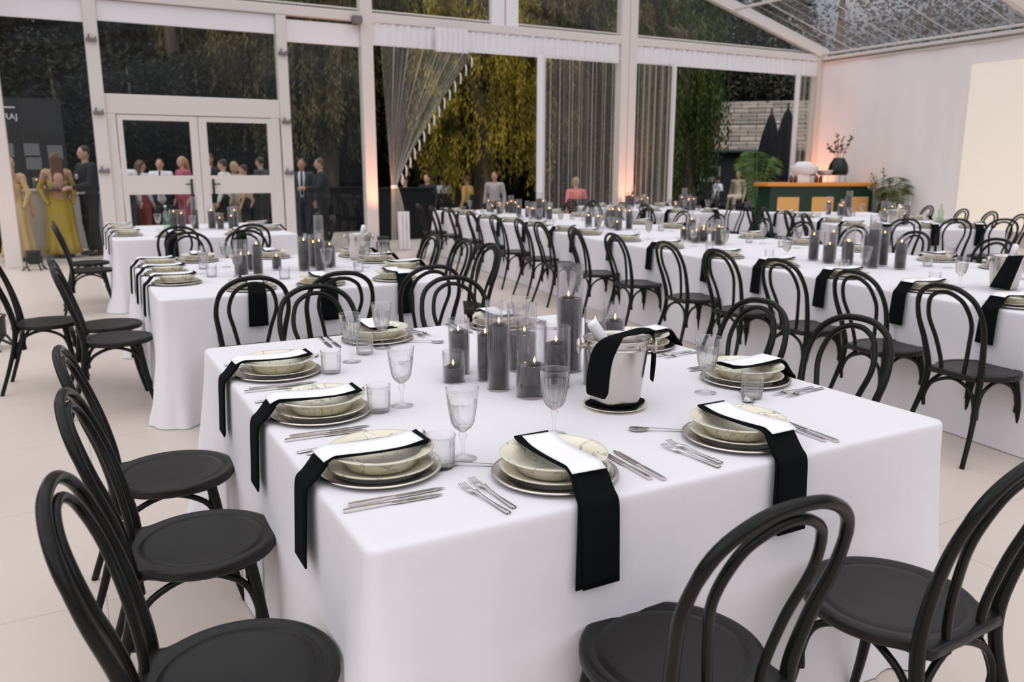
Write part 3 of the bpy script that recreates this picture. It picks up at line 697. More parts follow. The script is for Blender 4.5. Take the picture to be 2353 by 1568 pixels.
cluster(1.45, 6.05, 'the middle left table', 41, 9, 6, (1, 0), .42)
for i, (x, y) in enumerate(((1.02, 5.85), (1.58, 5.62), (.84, 6.15), (1.05, 6.5), (2.15, 6.05), (1.98, 5.98))): place(goblet, (x, y, TZ), i, 'crystal goblet, %s of the goblets on the middle left table' % ('left of the vases', 'in front of the vases', 'leftmost', 'farther left', 'rightmost', 'second from right')[i], 'wine goblets')
for i, (x, y) in enumerate(((1.28, 5.60), (.86, 5.95), (.88, 6.45), (1.85, 5.75))): place(tumbler, (x, y, TZ), i, 'glass tumbler %s on the middle left table' % ('in front of the vases', 'near the left plates', 'by the farthest left plates', 'right of the vases')[i], 'tumblers')
# ---- far left table
chair(.20, 9.65, 1, 0, 'black bentwood chair nearer on the left side of the far left table'); chair(.20, 10.40, 1, 0, 'black bentwood chair farther on the left side of the far left table')
for i, x in enumerate((1.0, 1.72)): chair(x, 9.22, 0, 1, 'black bentwood chair at the front %s place of the far left table' % ('left', 'right')[i])
for i, y in enumerate((10.2, 10.9)): chair(2.66, y, -1, 0, 'black bentwood chair on the right side of the far left table, %s one' % ('nearer', 'farther')[i])
for i, y in enumerate((10.05, 10.7, 11.35)): settings('at the %s left side place, far left table' % ('nearest', 'middle', 'farthest')[i], (.605, y), (1, 0), full=False)
for i, x in enumerate((1.0, 1.72)): settings('at the front %s place, far left table' % ('left', 'right')[i], (x, 9.675), (0, 1), full=False)
for i, y in enumerate((10.2, 10.9)): settings('at the %s right side place, far left table' % ('nearer', 'farther')[i], (2.175, y), (-1, 0), full=False)
cluster(1.50, 10.6, 'the far left table', 52, 8, 2, (1, 0), .40)
for i, (x, y) in enumerate(((1.32, 10.3), (1.0, 10.9), (1.15, 11.3), (1.95, 11.2))): place(goblet, (x, y, TZ), i, 'crystal goblet %s on the far left table' % ('before the vases', 'leftmost', 'farther left', 'right of the vases')[i], 'wine goblets')
M_green = clear('green_bottle_glass', (.78, .92, .80), .05, .4, .02, diff=.06, dcol=(.5, .7, .55))
def water_bottle(x, y, label):
    t = thing('water_bottle', label, 'bottle', (x, y, TZ), 0, 'green glass water bottles')
    lathe_obj('bottle_body', [(.0001, .001), (.036, .001), (.038, .006), (.038, .16), (.034, .19), (.016, .235), (.0135, .25), (.0135, .285)], M_green, 28, None, t)
    lathe_obj('cap', [(.0145, .278), (.0150, .300), (.0001, .302)], mat('pale_cap', (.6, .75, .65), .4), 20, None, t)
water_bottle(1.08, 10.75, 'green glass water bottle left of the vases, far left table')
# bucket, bottle and napkin for the farther tables
def wine_cooler(x, y, tn):
    t = thing('ice_bucket', 'steel ice bucket on ' + tn, 'ice bucket', (x, y, TZ), 0, 'farther ice buckets')
    obj('bucket_body', MB().lathe([(.0001, .002), (.072, .002), (.078, .02), (.0985, .18), (.1005, .206), (.1045, .2135), (.0955, .205), (.073, .012), (.0001, .010)], 40), M_steel, t)
    for s_ in (-1, 1):
        m = MB(); M = Matrix.Rotation(radians(-28.5)+(0 if s_ > 0 else pi), 4, 'Z') @ Matrix.Translation((.099, 0, .185)) @ Matrix.Rotation(pi/2, 4, 'Y'); m.lathe([(.008, -.004), (.008, .008), (.022, .016), (.020, .026), (.0001, .028)], 16, M=M); obj('knob', m, M_steel, t)
    b = thing('wine_bottle', 'bottle with white foil neck in the bucket on ' + tn, 'bottle', (x, y, TZ+.10), 0, 'foil necked bottles'); ml = Matrix.Rotation(radians(14), 4, Vector((sin(_y), cos(_y), 0)))
    m = MB(); m.lathe([(.0001, -.04), (.036, 0), (.034, .05), (.018, .075), (.0145, .12)], 20, M=ml); obj('bottle_body', m, MATS['dark_green_glass'], b)
    m = MB(); m.lathe([(.0160, .085), (.0185, .13), (.0190, .175), (.012, .187), (.0001, .188)], 20, M=ml); obj('foil_neck', m, MATS['white_foil'], b)
wine_cooler(2.12, 6.55, 'the middle left table')

# ================================================================== LONG MIDDLE ROW
def rp(s, w): p = R0+RU*s+RN*w; return (p.x, p.y)
near_s = []
for x, y in ((3.88, 2.60), (4.05, 3.20), (4.06, 3.88), (4.22, 4.56), (4.25, 5.24), (4.35, 6.15), (4.35, 6.96), (4.51, 7.85), (4.54, 8.45), (4.61, 9.31), (4.65, 10.27), (4.76, 11.15), (4.92, 12.18), (5.0, 13.0)):
    near_s.append((Vector((x, y, 0))-R0).dot(RU))
NW = ['first', 'second', 'third', 'fourth', 'fifth', 'sixth', 'seventh', 'eighth', 'ninth', 'tenth', 'eleventh', 'twelfth', 'thirteenth', 'fourteenth', 'fifteenth']
NW[0] = 'first'
for i, s in enumerate(near_s):
    off = (Vector((3.88, 2.60, 0))-R0).dot(RU)
    x, y = rp(s-.02, -.16); a = random.uniform(-.07, .07)
    chair(x, y, RN.x+a*RU.x, RN.y+a*RU.y, 'black bentwood chair, %s from the right along the near side, middle row' % NW[i])
for i, s in enumerate(near_s):
    x, y = rp(s+.06, .175); settings('at the %s near side place, long middle row' % NW[i], (x, y), (RN.x, RN.y), full=False)
far_s = [1.0, 1.75, 2.72, 3.3, 4.15, 4.9, 5.7, 6.4, 7.3, 8.1, 9.1, 10.0, 11.0, 11.8]
for i, s in enumerate(far_s):
    x, y = rp(s, 2.02); chair(x, y, -RN.x, -RN.y, 'black bentwood chair, %s from the right along the far side, middle row' % NW[i])
    x, y = rp(s, 1.655); settings('at the %s far side place, long middle row' % NW[i], (x, y), (-RN.x, -RN.y), full=False)
for i, (s, w) in enumerate(((3.35, .80), (5.45, .83), (7.55, .86), (9.75, .80), (11.5, .85))):
    x, y = rp(s, w); cluster(x, y, 'the %s table of the middle row' % ORD[i+1], 60+i, 9, 5 if i == 0 else (4 if i == 3 else None), (RU.x, RU.y), .40)
gi = 0
for s in (2.1, 2.9, 3.75, 4.6, 5.1, 5.95, 6.8, 7.1, 8.2, 8.9, 9.3, 10.4, 11.0, 12.0):
    for w in (.50, 1.32):
        gi += 1; x, y = rp(s, w); place(goblet, (x, y, TZ), s, 'crystal goblet on the %s side of the middle row, %s from the right' % ('near' if w < 1 else 'far', NW[(gi-1)//2]), 'wine goblets')
        x, y = rp(s+.13, w-.07); place(tumbler, (x, y, TZ), s, 'glass tumbler on the %s side of the middle row, %s from the right' % ('near' if w < 1 else 'far', NW[(gi-1)//2]), 'tumblers')
x, y = rp(1.95, .70); wine_cooler(x, y, 'the nearest table of the middle row')
_r = Vector((cos(_y), -sin(_y), 0)); _c = Vector((x, y, TZ)); dnm = MB()
dnm.grid([[_c + _r*(-.02-.075*t_*1.2+(i/6-.5)*(.09+.03*t_)) + _F*(.112+.02*t_+.01*sin(i*1.3)) + Vector((0, 0, .222-.19*t_-.02*(i/6)*t_)) for i in range(7)] for t_ in (0, .2, .4, .6, .8, 1)])
o = obj('draped_napkin', dnm, M_napk); o.modifiers.new('thick', 'SOLIDIFY').thickness = .006; tag(o, 'black napkin draped over the bucket at the right frame edge', 'napkin')

# ---- right row and the tables by the bar
def row_fill(A, U, Nn, L, name, near, far, end, cl, seed, wd=1.83):
    p = lambda s, w: ((A+U*s+Nn*w).x, (A+U*s+Nn*w).y)
    for i, s in enumerate(near):
        chair(*p(s, -.17), Nn.x, Nn.y, 'black bentwood chair, %s along the left side of %s' % (NW[i], name)); settings('at the %s left side place, %s' % (NW[i], name), p(s, .175), (Nn.x, Nn.y), full=False)
    for i, s in enumerate(far):
        chair(*p(s, wd+.17), -Nn.x, -Nn.y, 'black bentwood chair, %s along the right side of %s' % (NW[i], name)); settings('at the %s right side place, %s' % (NW[i], name), p(s, wd-.175), (-Nn.x, -Nn.y), full=False)
    for i, w in enumerate(end):
        chair(*p(-.20, w), U.x, U.y, 'black bentwood chair, %s at the near end of %s' % (NW[i], name)); settings('at the %s near end place, %s' % (NW[i], name), p(.175, w), (U.x, U.y), full=False)
    for i, (s, w) in enumerate(cl): cluster(*p(s, w), '%s, %s cluster' % (name, ('nearer', 'farther')[i]), seed+i, 7, 3, (U.x, U.y), .35)
    for i, (s, w) in enumerate(((.55, .55), (.6, 1.1), (1.6, .5), (1.8, 1.2), (2.5, .5), (2.9, 1.2))):
        place(goblet, (*p(s, w), TZ), s, 'crystal goblet, %s from the near end of %s' % (NW[i], name), 'wine goblets'); place(tumbler, (*p(s+.1, w-.1), TZ), s, 'glass tumbler, %s from the near end of %s' % (NW[i], name), 'tumblers')
row_fill(Q0, U2, N2, 4.2, 'the right row', (.6, 1.35, 2.5, 3.4), (.5, 1.2, 1.95, 3.0), (.35, .95, 1.5), ((1.0, .95), (3.0, .9)), 80)
row_fill(S0, U3, N3, 3.3, 'tables by the bar', (.3, .95, 1.9, 2.7), (1.6, 2.4), (.8,), ((.8, .8), (2.3, .8)), 90, wd=1.6)
wine_cooler(*((Q0+U2*.62+N2*.72).xy), 'the right row')
water_bottle(*((Q0+U2*.9+N2*1.45).xy), 'green glass water bottle on the right row before the board')

# ================================================================== GREEN BAR AND ITS DRESSING
BX, BY, BR = 15.02, 13.25, radians(-20)
bar = thing('bar_counter', 'dark green bar counter with orange top and three orange front panels', 'bar', (BX, BY, 0), BR)
M_bg = mat('dark_green_paint', (.004, .035, .018), .45); M_or = mat('orange_worktop', (.80, .30, .045), .5); M_op = mat('orange_panel', (.78, .42, .13), .6)
bevel(obj('counter_body', MB().box((0, 0, .56), (2.46, .62, 1.12)), M_bg, bar), .01)
bevel(obj('counter_top', MB().box((0, -.02, 1.155), (2.66, .74, .08)), M_or, bar), .012)
for x in (-.80, .02, .86): bevel(obj('front_panel', MB().box((x, -.325, .50), (.52, .03, .76)), M_op, bar), .02)
def bl(x, y, z=0): return (BX+x*cos(BR)-y*sin(BR), BY+x*sin(BR)+y*cos(BR), z)
BZ = 1.196
ri = thing('wire_riser', 'low black wire riser on the orange bar top under the glass vase', 'stand', bl(.22, 0, BZ), BR)
m = MB()
for x in (-.42, .0, .42):
    for y in (-.12, .12): m.tube([(x, y, 0), (x, y, .16)], .006, 6)
obj('legs', m, M_black_m, ri); obj('shelf', MB().box((0, 0, .165), (.88, .28, .012)), M_black_m, ri)
tub = thing('oyster_basin', 'white cloth lined basin on the bar top left of the glass vase', 'basin', bl(-.28, 0, BZ+.0), BR)
m = MB(); m.lathe([(.0001, .17), (.24, .17), (.28, .20), (.32, .34), (.315, .36), (.30, .34), (.0001, .33)], 40, flute=lambda k, a: .07*sin(5*a)+.03*sin(11*a) if k > 2 else 0); o = obj('basin_body', m, M_frame2, tub); o.scale = (1.0, .6, 1)
m = MB(); m.box((0, 0, .085), (.44, .24, .168)); obj('plinth', m, M_paper, tub)
m = MB(); m.lathe([(.0001, .33), (.20, .335), (.23, .36), (.15, .45), (.0001, .46)], 24, flute=lambda k, a: .10*sin(7*a)); o = obj('ice_heap', m, M_paper, tub); o.scale = (1, .6, 1); o.location = (-.03, 0, 0)
tr = thing('serving_tray', 'white shallow tray beside the basin on the bar riser', 'tray', bl(.20, 0, BZ+.172), BR); obj('tray_body', MB().lathe([(.0001, 0), (.14, 0), (.18, .09), (.185, .10), (.175, .09), (.13, .01), (.0001, .01)], 32), M_frame2, tr)
gv = thing('glass_vase', 'large dark green glass vase with branches on the bar riser', 'vase', bl(.52, 0, BZ+.172), BR)
obj('vase_body', MB().lathe([(.0001, 0), (.19, 0), (.215, .03), (.22, .12), (.19, .24), (.13, .34), (.115, .36), (.12, .37), (.11, .36), (.12, .34), (.18, .23), (.20, .1), (.0001, .02)], 36), mat('vase_green_glass', (.003, .014, .009), .12, spec=.4), gv)
def leafy(bm, base, tip, n, ln, w, rnd, droop=.0):
    b = Vector(base); t = Vector(tip); d = (t-b)
    for i in range(n):
        q = (i+1)/n; p = b+d*q; p.z -= droop*q*q
        a = Vector((rnd.uniform(-1, 1), rnd.uniform(-1, 1), rnd.uniform(-.2, .8))).normalized(); s = d.cross(a)
        if s.length < 1e-4: continue
        s = s.normalized()*w; e = p+a*ln
        bm.add([p, (p+e)/2+s, e, (p+e)/2-s], [(0, 1, 2, 3)], False)
rnd = random.Random(5); M_bl = mat('dark_branch_leaves', (.03, .04, .02), .6)
for tip in ((-.28, 0, .62), (-.05, .05, .86), (.02, -.05, .80), (.26, 0, .84), (-.15, 0, .74)):
    m = MB(); m.tube(spline([(0, 0, .15), (tip[0]*.5, tip[1]*.5, .5), tip], 4), .006, 5); leafy(m, (tip[0]*.45, tip[1]*.4, .45), tip, 26, .09, .028, rnd); obj('branch', m, M_bl, gv)
for i, x in enumerate((-.70, -.60, -.10, .0)):
    t = thing('small_jar', 'small dark jar on the orange bar top, %s from the left' % NW[i], 'jar', bl(x, -.20, BZ), 0, 'small jars on the bar'); obj('jar_body', MB().lathe([(.0001, 0), (.04, 0), (.042, .10), (.03, .13), (.03, .15), (.0001, .15)], 16), mat('amber_jar', (.12, .05, .04), .3), t)
def fern(loc, label, cat, n, h, spread, mleaf, seed, pot=True, pot_h=.45, dirs=None, M_pot=None):
    t = thing('potted_palm' if pot else 'dried_arrangement', label, cat, loc, 0); r = random.Random(seed)
    obj('pot', MB().lathe([(.0001, 0), (.16, 0), (.21, pot_h), (.19, pot_h), (.18, pot_h-.04), (.0001, pot_h-.04)], 24), M_pot or M_black_m, t)
    for i in range(n):
        a = r.uniform(0, 2*pi) if dirs is None else dirs[i]; s = spread*r.uniform(.5, 1); hh = h*r.uniform(.75, 1.05)
        P = spline([(0, 0, pot_h-.05), (cos(a)*s*.25, sin(a)*s*.25, hh*.6), (cos(a)*s*.7, sin(a)*s*.7, hh), (cos(a)*s*1.15, sin(a)*s*1.15, hh*.93)], 8)
        m = MB(); m.tube(P, [.012-.010*k/len(P) for k in range(len(P))], 5); sd = Vector((-sin(a), cos(a), 0))
        for k in range(6, len(P)):
            L = .30*sin(pi*min(1, (k-4)/(len(P)-3)))+.04
            for sg in (-1, 1):
                p = P[k]; e = p+sd*sg*L+Vector((cos(a)*.10, sin(a)*.10, -.10)); q = (p+e)/2+Vector((cos(a)*.018, sin(a)*.018, .02)); q2 = (p+e)/2-Vector((cos(a)*.018, sin(a)*.018, -.01)); m.add([p, q, e, q2], [(0, 1, 2, 3)], False)
        obj('frond', m, mleaf, t)
    return t
M_palm = mat('palm_leaf', (.10, .19, .03), .5)
fern(bl(-1.05, .75, 0), 'green palm standing behind the left end of the green bar', 'plant', 9, 1.85, .55, M_palm, 3, pot_h=.5)
fern(bl(1.36, -.95, 0), 'leafy green plant beside the right end of the green bar', 'plant', 9, 1.25, .30, mat('olive_leaf', (.16, .19, .07), .6), 8, pot_h=.5)
da = thing('dried_arrangement', 'pale dried flower arrangement in front of the plant right of the bar', 'flowers', bl(1.22, -.72, 0), 0); rnd = random.Random(12)
obj('vase_body', MB().lathe([(.0001, 0), (.12, 0), (.14, .5), (.08, .75), (.07, .75), (.0001, .70)], 20), M_black_m, da)
for i in range(7):
    a = rnd.uniform(1.6, 4.4); tip = (.32*cos(a), .32*sin(a), rnd.uniform(1.1, 1.5)); m = MB(); m.tube(spline([(0, 0, .7), (tip[0]*.5, tip[1]*.5, 1.0), tip], 4), .008, 5); leafy(m, (tip[0]*.4, tip[1]*.4, .95), tip, 14, .08, .03, rnd)
    obj('stem', m, mat('dried_flower', (.45, .38, .30), .8) if i % 2 else M_bl, da)

# ================================================================== OUTSIDE
def dirpt(px, d, z=0):   # a ground spot at bearing of an azimuth measured from the tent axis
    a = radians(px); return (sin(a)*d, cos(a)*d, z)
# azimuths in degrees from the tent axis
def az(px): return 28.52+math.degrees(math.atan((px-1176.5)/1875.8))
def leaves_mesh(fn, n, size, rnd, aspect=.35, hang=0.0):
    V = []; F = []
    for i in range(n):
        p = fn(rnd)
        if hang: d = Vector((rnd.uniform(-1, 1)*.35, rnd.uniform(-1, 1)*.35, -1)).normalized()
        else: d = Vector((rnd.uniform(-1, 1), rnd.uniform(-1, 1), rnd.uniform(-1, .6))).normalized()
        s = d.cross(Vector((rnd.uniform(-1, 1), rnd.uniform(-1, 1), rnd.uniform(-1, 1)))).normalized()*size*aspect*.5
        L = size*rnd.uniform(.7, 1.4); o = len(V); V += [p, p+d*L*.5+s, p+d*L, p+d*L*.5-s]; F.append((o, o+1, o+2, o+3))
    me = bpy.data.meshes.new('leaves'); me.from_pydata([tuple(v) for v in V], [], F); me.update(); return me
def leaf_mat(name, c1, c2, sc=1.5):
    m = colour_noise(mat(name, c1, .6, spec=.2), c1, c2, sc, .35, .65); return m
M_wil = leaf_mat('willow_leaf_yellow', (.030, .030, .004), (.42, .32, .04), 1.8); M_wil2 = leaf_mat('willow_leaf_olive', (.018, .019, .008), (.17, .14, .05), 1.3)
M_wil3 = leaf_mat('willow_leaf_green', (.02, .04, .008), (.075, .10, .02), 1.0)
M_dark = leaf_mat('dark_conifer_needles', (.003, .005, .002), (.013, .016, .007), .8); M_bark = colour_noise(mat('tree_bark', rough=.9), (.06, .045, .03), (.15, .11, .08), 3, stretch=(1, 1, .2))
def willow(px, d, R, ztop, zlow, ns, m, label, seed, leaf=.16, trunk=.3):
    x, y, _ = dirpt(az(px), d); rnd = random.Random(seed); t = thing('willow_tree', label, 'tree', (x, y, 0), 0)
    tk = MB(); tk.tube(spline([(0, 0, -.1), (.1, 0, ztop*.3), (-.1, .2, ztop*.6), (.1, .1, ztop*.9)], 5), [trunk*(1-.6*k/15) for k in range(16)], 10); 
    for k in range(7):
        a = rnd.uniform(0, 6.3); q = R*rnd.uniform(.5, .85); tk.tube(spline([(0, 0, ztop*.5), (q*.5*cos(a), q*.5*sin(a), ztop*.85), (q*cos(a), q*sin(a), ztop*.92)], 4), [.12-.10*i/8 for i in range(9)], 6)
    obj('trunk', tk, M_bark, t)
    V = []; F = []
    nc = max(6, ns//9); cl = [(rnd.uniform(0, 2*pi), R*sqrt(rnd.uniform(.08, 1)), rnd.uniform(0, 1)) for _ in range(nc)]
    for i in range(ns):
        a, q, lowv = rnd.choice(cl); cx_, cy_ = q*cos(a)+rnd.gauss(0, .18), q*sin(a)+rnd.gauss(0, .18); top = ztop*(1-.25*(q/R)**2)*rnd.uniform(.8, 1.02); low = zlow+(ztop*.45)*lowv*lowv+rnd.uniform(-.2, .7)
        z = top; sx, sy = rnd.uniform(-.03, .03), rnd.uniform(-.03, .03)
        while z > low:
            for _ in range(2):
                d_ = Vector((rnd.uniform(-.7, .7), rnd.uniform(-.7, .7), -1)).normalized(); s = d_.cross(Vector((rnd.uniform(-1, 1), rnd.uniform(-1, 1), .1))).normalized()*leaf*.16
                L = leaf*rnd.uniform(.7, 1.5); p = Vector((cx_+sx*(top-z)+rnd.gauss(0, .03), cy_+sy*(top-z)+rnd.gauss(0, .03), z)); o = len(V)
                V += [tuple(p), tuple(p+d_*L*.5+s), tuple(p+d_*L), tuple(p+d_*L*.5-s)]; F.append((o, o+1, o+2, o+3))
            z -= leaf*.62
    me = bpy.data.meshes.new('hanging_foliage'); me.from_pydata(V, [], F); me.update(); obj('hanging_foliage', me, m, t); return t
willow(1105, 22.5, 1.75, 7.2, .9, 300, M_wil, 'golden green willow hanging in the wide opening', 1, .14)
willow(1040, 25.5, 2.3, 7.6, 2.2, 300, M_wil3, 'darker green willow behind the golden one', 11, .15)
willow(760, 24, 2.6, 8.5, 1.8, 420, M_wil2, 'olive willow seen through the pane left of the column', 2, .16)
willow(570, 27, 2.6, 8.8, 2.2, 380, M_wil2, 'olive willow seen through the pane over the double door', 3, .17)
willow(920, 27, 2.2, 8.5, 2.4, 300, M_wil2, 'olive willow seen through the swept curtain', 4, .17)
willow(1340, 25, 2.4, 8.6, 1.6, 380, M_wil2, 'olive willow behind the straight sheer curtain', 5, .16)
willow(1500, 26, 1.9, 8.2, 1.8, 300, M_wil3, 'green willow behind the narrow sheer curtain', 6, .16)
willow(1562, 23, .75, 5.6, .5, 150, M_wil3, 'slim green willow at the left edge of the right opening', 7, .14)
willow(340, 31, 2.8, 8.8, 3.4, 260, M_dark, 'dim dark willow seen above the left door leaf', 8, .22)
willow(640, 34, 5.0, 12.5, 4.6, 420, M_wil2, 'tall olive willow rising far behind the door', 9, .26, .4)
willow(1240, 35, 5.0, 13.0, 4.6, 420, M_wil2, 'tall olive willow rising far behind the straight sheer curtain', 10, .26, .4)
def tree(px, d, R, h, m, label, seed, n=4500, size=.5, low=.25, name='conifer_tree', shape=1.0):
    x, y, _ = dirpt(az(px), d); rnd = random.Random(seed); t = thing(name, label, 'tree', (x, y, 0), 0)
    tk = MB(); tk.tube([(0, 0, -.1), (.1, .1, h*.45), (0, 0, h*.93)], [h*.028, h*.02, h*.004], 9); obj('trunk', tk, M_bark, t)
    def fn(r):
        z = r.uniform(low, 1); w = (1-((z-low)/(1-low))**1.6)**.8*shape + (1-shape)*sqrt(max(0, 1-((z-.6)/.42)**2))
        a = r.uniform(0, 2*pi); q = R*w*sqrt(r.uniform(.25, 1)); return Vector((q*cos(a), q*sin(a), z*h+r.gauss(0, .15)))
    me = leaves_mesh(fn, n, size, rnd, .42); obj('crown', me, m, t); return t
# the dark wood behind, each tree its own object
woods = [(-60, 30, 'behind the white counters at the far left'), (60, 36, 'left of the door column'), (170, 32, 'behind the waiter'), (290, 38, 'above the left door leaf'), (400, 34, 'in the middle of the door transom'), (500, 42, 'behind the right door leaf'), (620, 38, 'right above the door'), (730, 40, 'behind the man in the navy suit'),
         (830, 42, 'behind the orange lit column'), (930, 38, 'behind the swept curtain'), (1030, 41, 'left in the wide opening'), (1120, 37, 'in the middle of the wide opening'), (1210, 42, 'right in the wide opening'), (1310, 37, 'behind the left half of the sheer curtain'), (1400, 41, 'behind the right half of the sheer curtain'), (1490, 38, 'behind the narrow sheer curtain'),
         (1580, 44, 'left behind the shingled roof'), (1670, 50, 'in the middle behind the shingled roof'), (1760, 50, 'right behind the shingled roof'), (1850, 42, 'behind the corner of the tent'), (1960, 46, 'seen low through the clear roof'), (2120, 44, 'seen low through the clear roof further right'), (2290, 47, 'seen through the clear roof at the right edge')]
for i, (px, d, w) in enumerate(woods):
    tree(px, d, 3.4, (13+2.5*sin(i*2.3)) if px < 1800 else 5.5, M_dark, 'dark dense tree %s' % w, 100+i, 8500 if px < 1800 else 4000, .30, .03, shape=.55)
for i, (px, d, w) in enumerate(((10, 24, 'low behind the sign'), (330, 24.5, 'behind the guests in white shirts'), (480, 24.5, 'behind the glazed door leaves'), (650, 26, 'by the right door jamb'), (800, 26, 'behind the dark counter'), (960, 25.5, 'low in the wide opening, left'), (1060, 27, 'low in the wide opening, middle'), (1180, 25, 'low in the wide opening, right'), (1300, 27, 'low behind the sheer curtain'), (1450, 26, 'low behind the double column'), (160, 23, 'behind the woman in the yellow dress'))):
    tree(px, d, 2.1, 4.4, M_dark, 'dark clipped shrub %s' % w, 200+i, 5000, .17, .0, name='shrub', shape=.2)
for i, (px, d, h, w) in enumerate(((1890, 30, 9, 'left through the clear roof'), (2080, 36, 8.5, 'in the middle through the clear roof'), (2330, 33, 10, 'right through the clear roof'))):
    tree(px, d, 3.8, h, leaf_mat('roof_side_leaf', (.03, .03, .018), (.09, .085, .05)), 'loose leafed tree seen %s' % w, 300+i, 3600, .17, .45, name='leafy_tree', shape=0)
for i, (px, d, w) in enumerate(((437, 25.5, .24), (520, 28, .15), (1385, 30, .26), (300, 30, .13), (980, 26.5, .16))):
    x, y, _ = dirpt(az(px), d); m = MB(); m.tube(spline([(0, 0, -.1), (.06, 0, 3), (-.05, .1, 6), (.1, .1, 10)], 5), [w*(1-.4*k/15) for k in range(16)], 10)
    tag(obj('tree_trunk', m, M_bark, None, (x, y, 0)), 'bare brown tree trunk %s' % ('above the middle of the door', 'right of the trunk above the door', 'behind the straight sheer curtain', 'left above the door, thin', 'seen through the swept curtain')[i], 'tree trunk')

# ---- shingled house with dark walls
hx, hy, _ = dirpt(az(1720), 34); HR = -radians(az(1720))
ho = thing('house', 'low dark house with a pale shingled roof beyond the right opening', 'building', (hx, hy, 0), HR)
M_sh = mat('pale_shingles', (.42, .36, .30), .9); n_, l_, b_ = nodes(M_sh)
t_ = n_.new('ShaderNodeTexCoord'); k_ = n_.new('ShaderNodeTexBrick'); k_.inputs['Scale'].default_value = 1; k_.inputs['Brick Width'].default_value = .62; k_.inputs['Row Height'].default_value = .30; k_.inputs['Mortar Size'].default_value = .03; k_.inputs['Mortar Smooth'].default_value = .6
k_.inputs['Color1'].default_value = (.42, .36, .30, 1); k_.inputs['Color2'].default_value = (.23, .20, .17, 1); k_.inputs['Mortar'].default_value = (.10, .085, .07, 1)
l_.new(t_.outputs['Object'], k_.inputs['Vector']); l_.new(k_.outputs['Color'], b_.inputs['Base Color'])
obj('wall', MB().box((2.0, 2.5, 1.15), (8.2, 4.6, 2.3)), mat('dark_house_wall', (.028, .030, .036), .8), ho)
rf = MB()
nr_ = 12
for i in range(nr_):
    q0 = i/nr_; q1 = (i+1)/nr_; rf.add([(-2.35, -.1+2.6*q0, 2.22+2.0*q0+.05), (6.4, -.1+2.6*q0, 2.22+2.0*q0+.05), (6.4, -.1+2.6*q1, 2.22+2.0*q1), (-2.35, -.1+2.6*q1, 2.22+2.0*q1), (-2.35, -.1+2.6*q0, 2.22+2.0*q0-.03), (6.4, -.1+2.6*q0, 2.22+2.0*q0-.03)], [(0, 1, 2, 3), (4, 5, 1, 0)], False)
rf.add([(-2.35, 2.5, 4.22), (6.4, 2.5, 4.22), (6.4, 5.1, 2.2), (-2.35, 5.1, 2.2)], [(0, 1, 2, 3)], False)
obj('roof', rf, M_sh, ho)
obj('gutter', MB().tube([(-2.4, -.16, 2.16), (6.4, -.16, 2.16)], .07, 8), mat('grey_gutter', (.10, .12, .14), .5), ho)
w_ = obj('window', MB().box((-1.66, .17, 1.28), (.78, .08, .62)), mat('window_frame_grey', (.35, .37, .38), .6), ho); obj('pane', MB().box((-1.60, .12, 1.36), (.5, .02, .36)), mat('dark_pane', (.02, .02, .025), .1), w_)
d2 = obj('door', MB().box((.02, .17, .95), (.62, .08, 1.9)), mat('grey_green_door', (.17, .20, .19), .6), ho); obj('round_window', MB().lathe([(.0001, 0), (.09, 0), (.11, .02), (.11, -.02)], 20, M=Matrix.Translation((0.0, .11, 1.30)) @ Matrix.Rotation(pi/2, 4, 'X')), M_black_m, d2)
def parasol(px, d, h, label):
    x, y, _ = dirpt(az(px), d); t = thing('closed_parasol', label, 'parasol', (x, y, 0), 0, None)
    obj('pole', MB().tube([(0, 0, 0), (0, 0, h+.06)], .035, 10), M_black_m, t)
    obj('folded_canopy', MB().lathe([(.02, h*.98), (.09, h*.93), (.20, h*.78), (.30, h*.58), (.33, h*.42), (.30, h*.40), (.05, h*.5)], 48, flute=lambda k, a: .16*sin(8*a) if 0 < k < 6 else 0), mat('black_canvas', (.010, .011, .013), .9), t)
    obj('base', MB().lathe([(.0001, 0), (.32, 0), (.32, .06), (.05, .09), (.0001, .09)], 24), M_black_m, t)
parasol(1752, 23.5, 3.0, 'closed black parasol, the left lower one behind the bar'); parasol(1788, 22.8, 3.08, 'closed black parasol, the right taller one behind the bar')

# ---- counters, sign, furniture outside
M_wc = mat('white_counter_panel', (.55, .52, .50), .6)
def counter(loc, rz, w, label, z=1.05, m=M_wc, depth=.6):
    t = thing('counter', label, 'counter', loc, rz); bevel(obj('counter_body', MB().box((0, 0, z/2), (w, depth, z)), m, t), .01); bevel(obj('counter_top', MB().box((0, 0, z+.02), (w+.04, depth+.05, .04)), m, t), .008); return t
counter((-.50, 16.45, 0), 0, .92, 'white counter at the far left behind the pane', 1.10)
counter((.42, 17.9, 0), 0, 1.5, 'grey white counter behind the woman in yellow and the waiter', 1.0, mat('grey_counter', (.42, .40, .41), .6))
M_dkc = mat('dark_counter', (.009, .010, .012), .7, spec=.2)
counter((5.2, 19.6, 0), .05, 2.6, 'long dark counter behind the two men in suits', 1.02, M_dkc)
counter((6.45, 16.9, 0), .05, 1.25, 'black draped counter at the left of the wide opening', 1.05, M_dkc)
for i, (x, y) in enumerate(((-.55, 16.35), (-.36, 16.3), (-.16, 16.35))): vase(x, y, .055, .20, .15, 'black candle vase on the white counters outside, %s from left' % NW[i], 'candle vases on the outside counters', z=1.141, seg=20)
sg = thing('welcome_board', 'tall dark board with white lettering beyond the left pane', 'sign', (-.75, 18.6, 0), 0)
obj('panel', MB().box((0.1, 0, 1.45), (1.6, .05, 2.7)), mat('blackboard', (.010, .011, .012), .6), sg); obj('foot', MB().box((.1, 0, .05), (1.2, .5, .1)), M_black_m, sg)
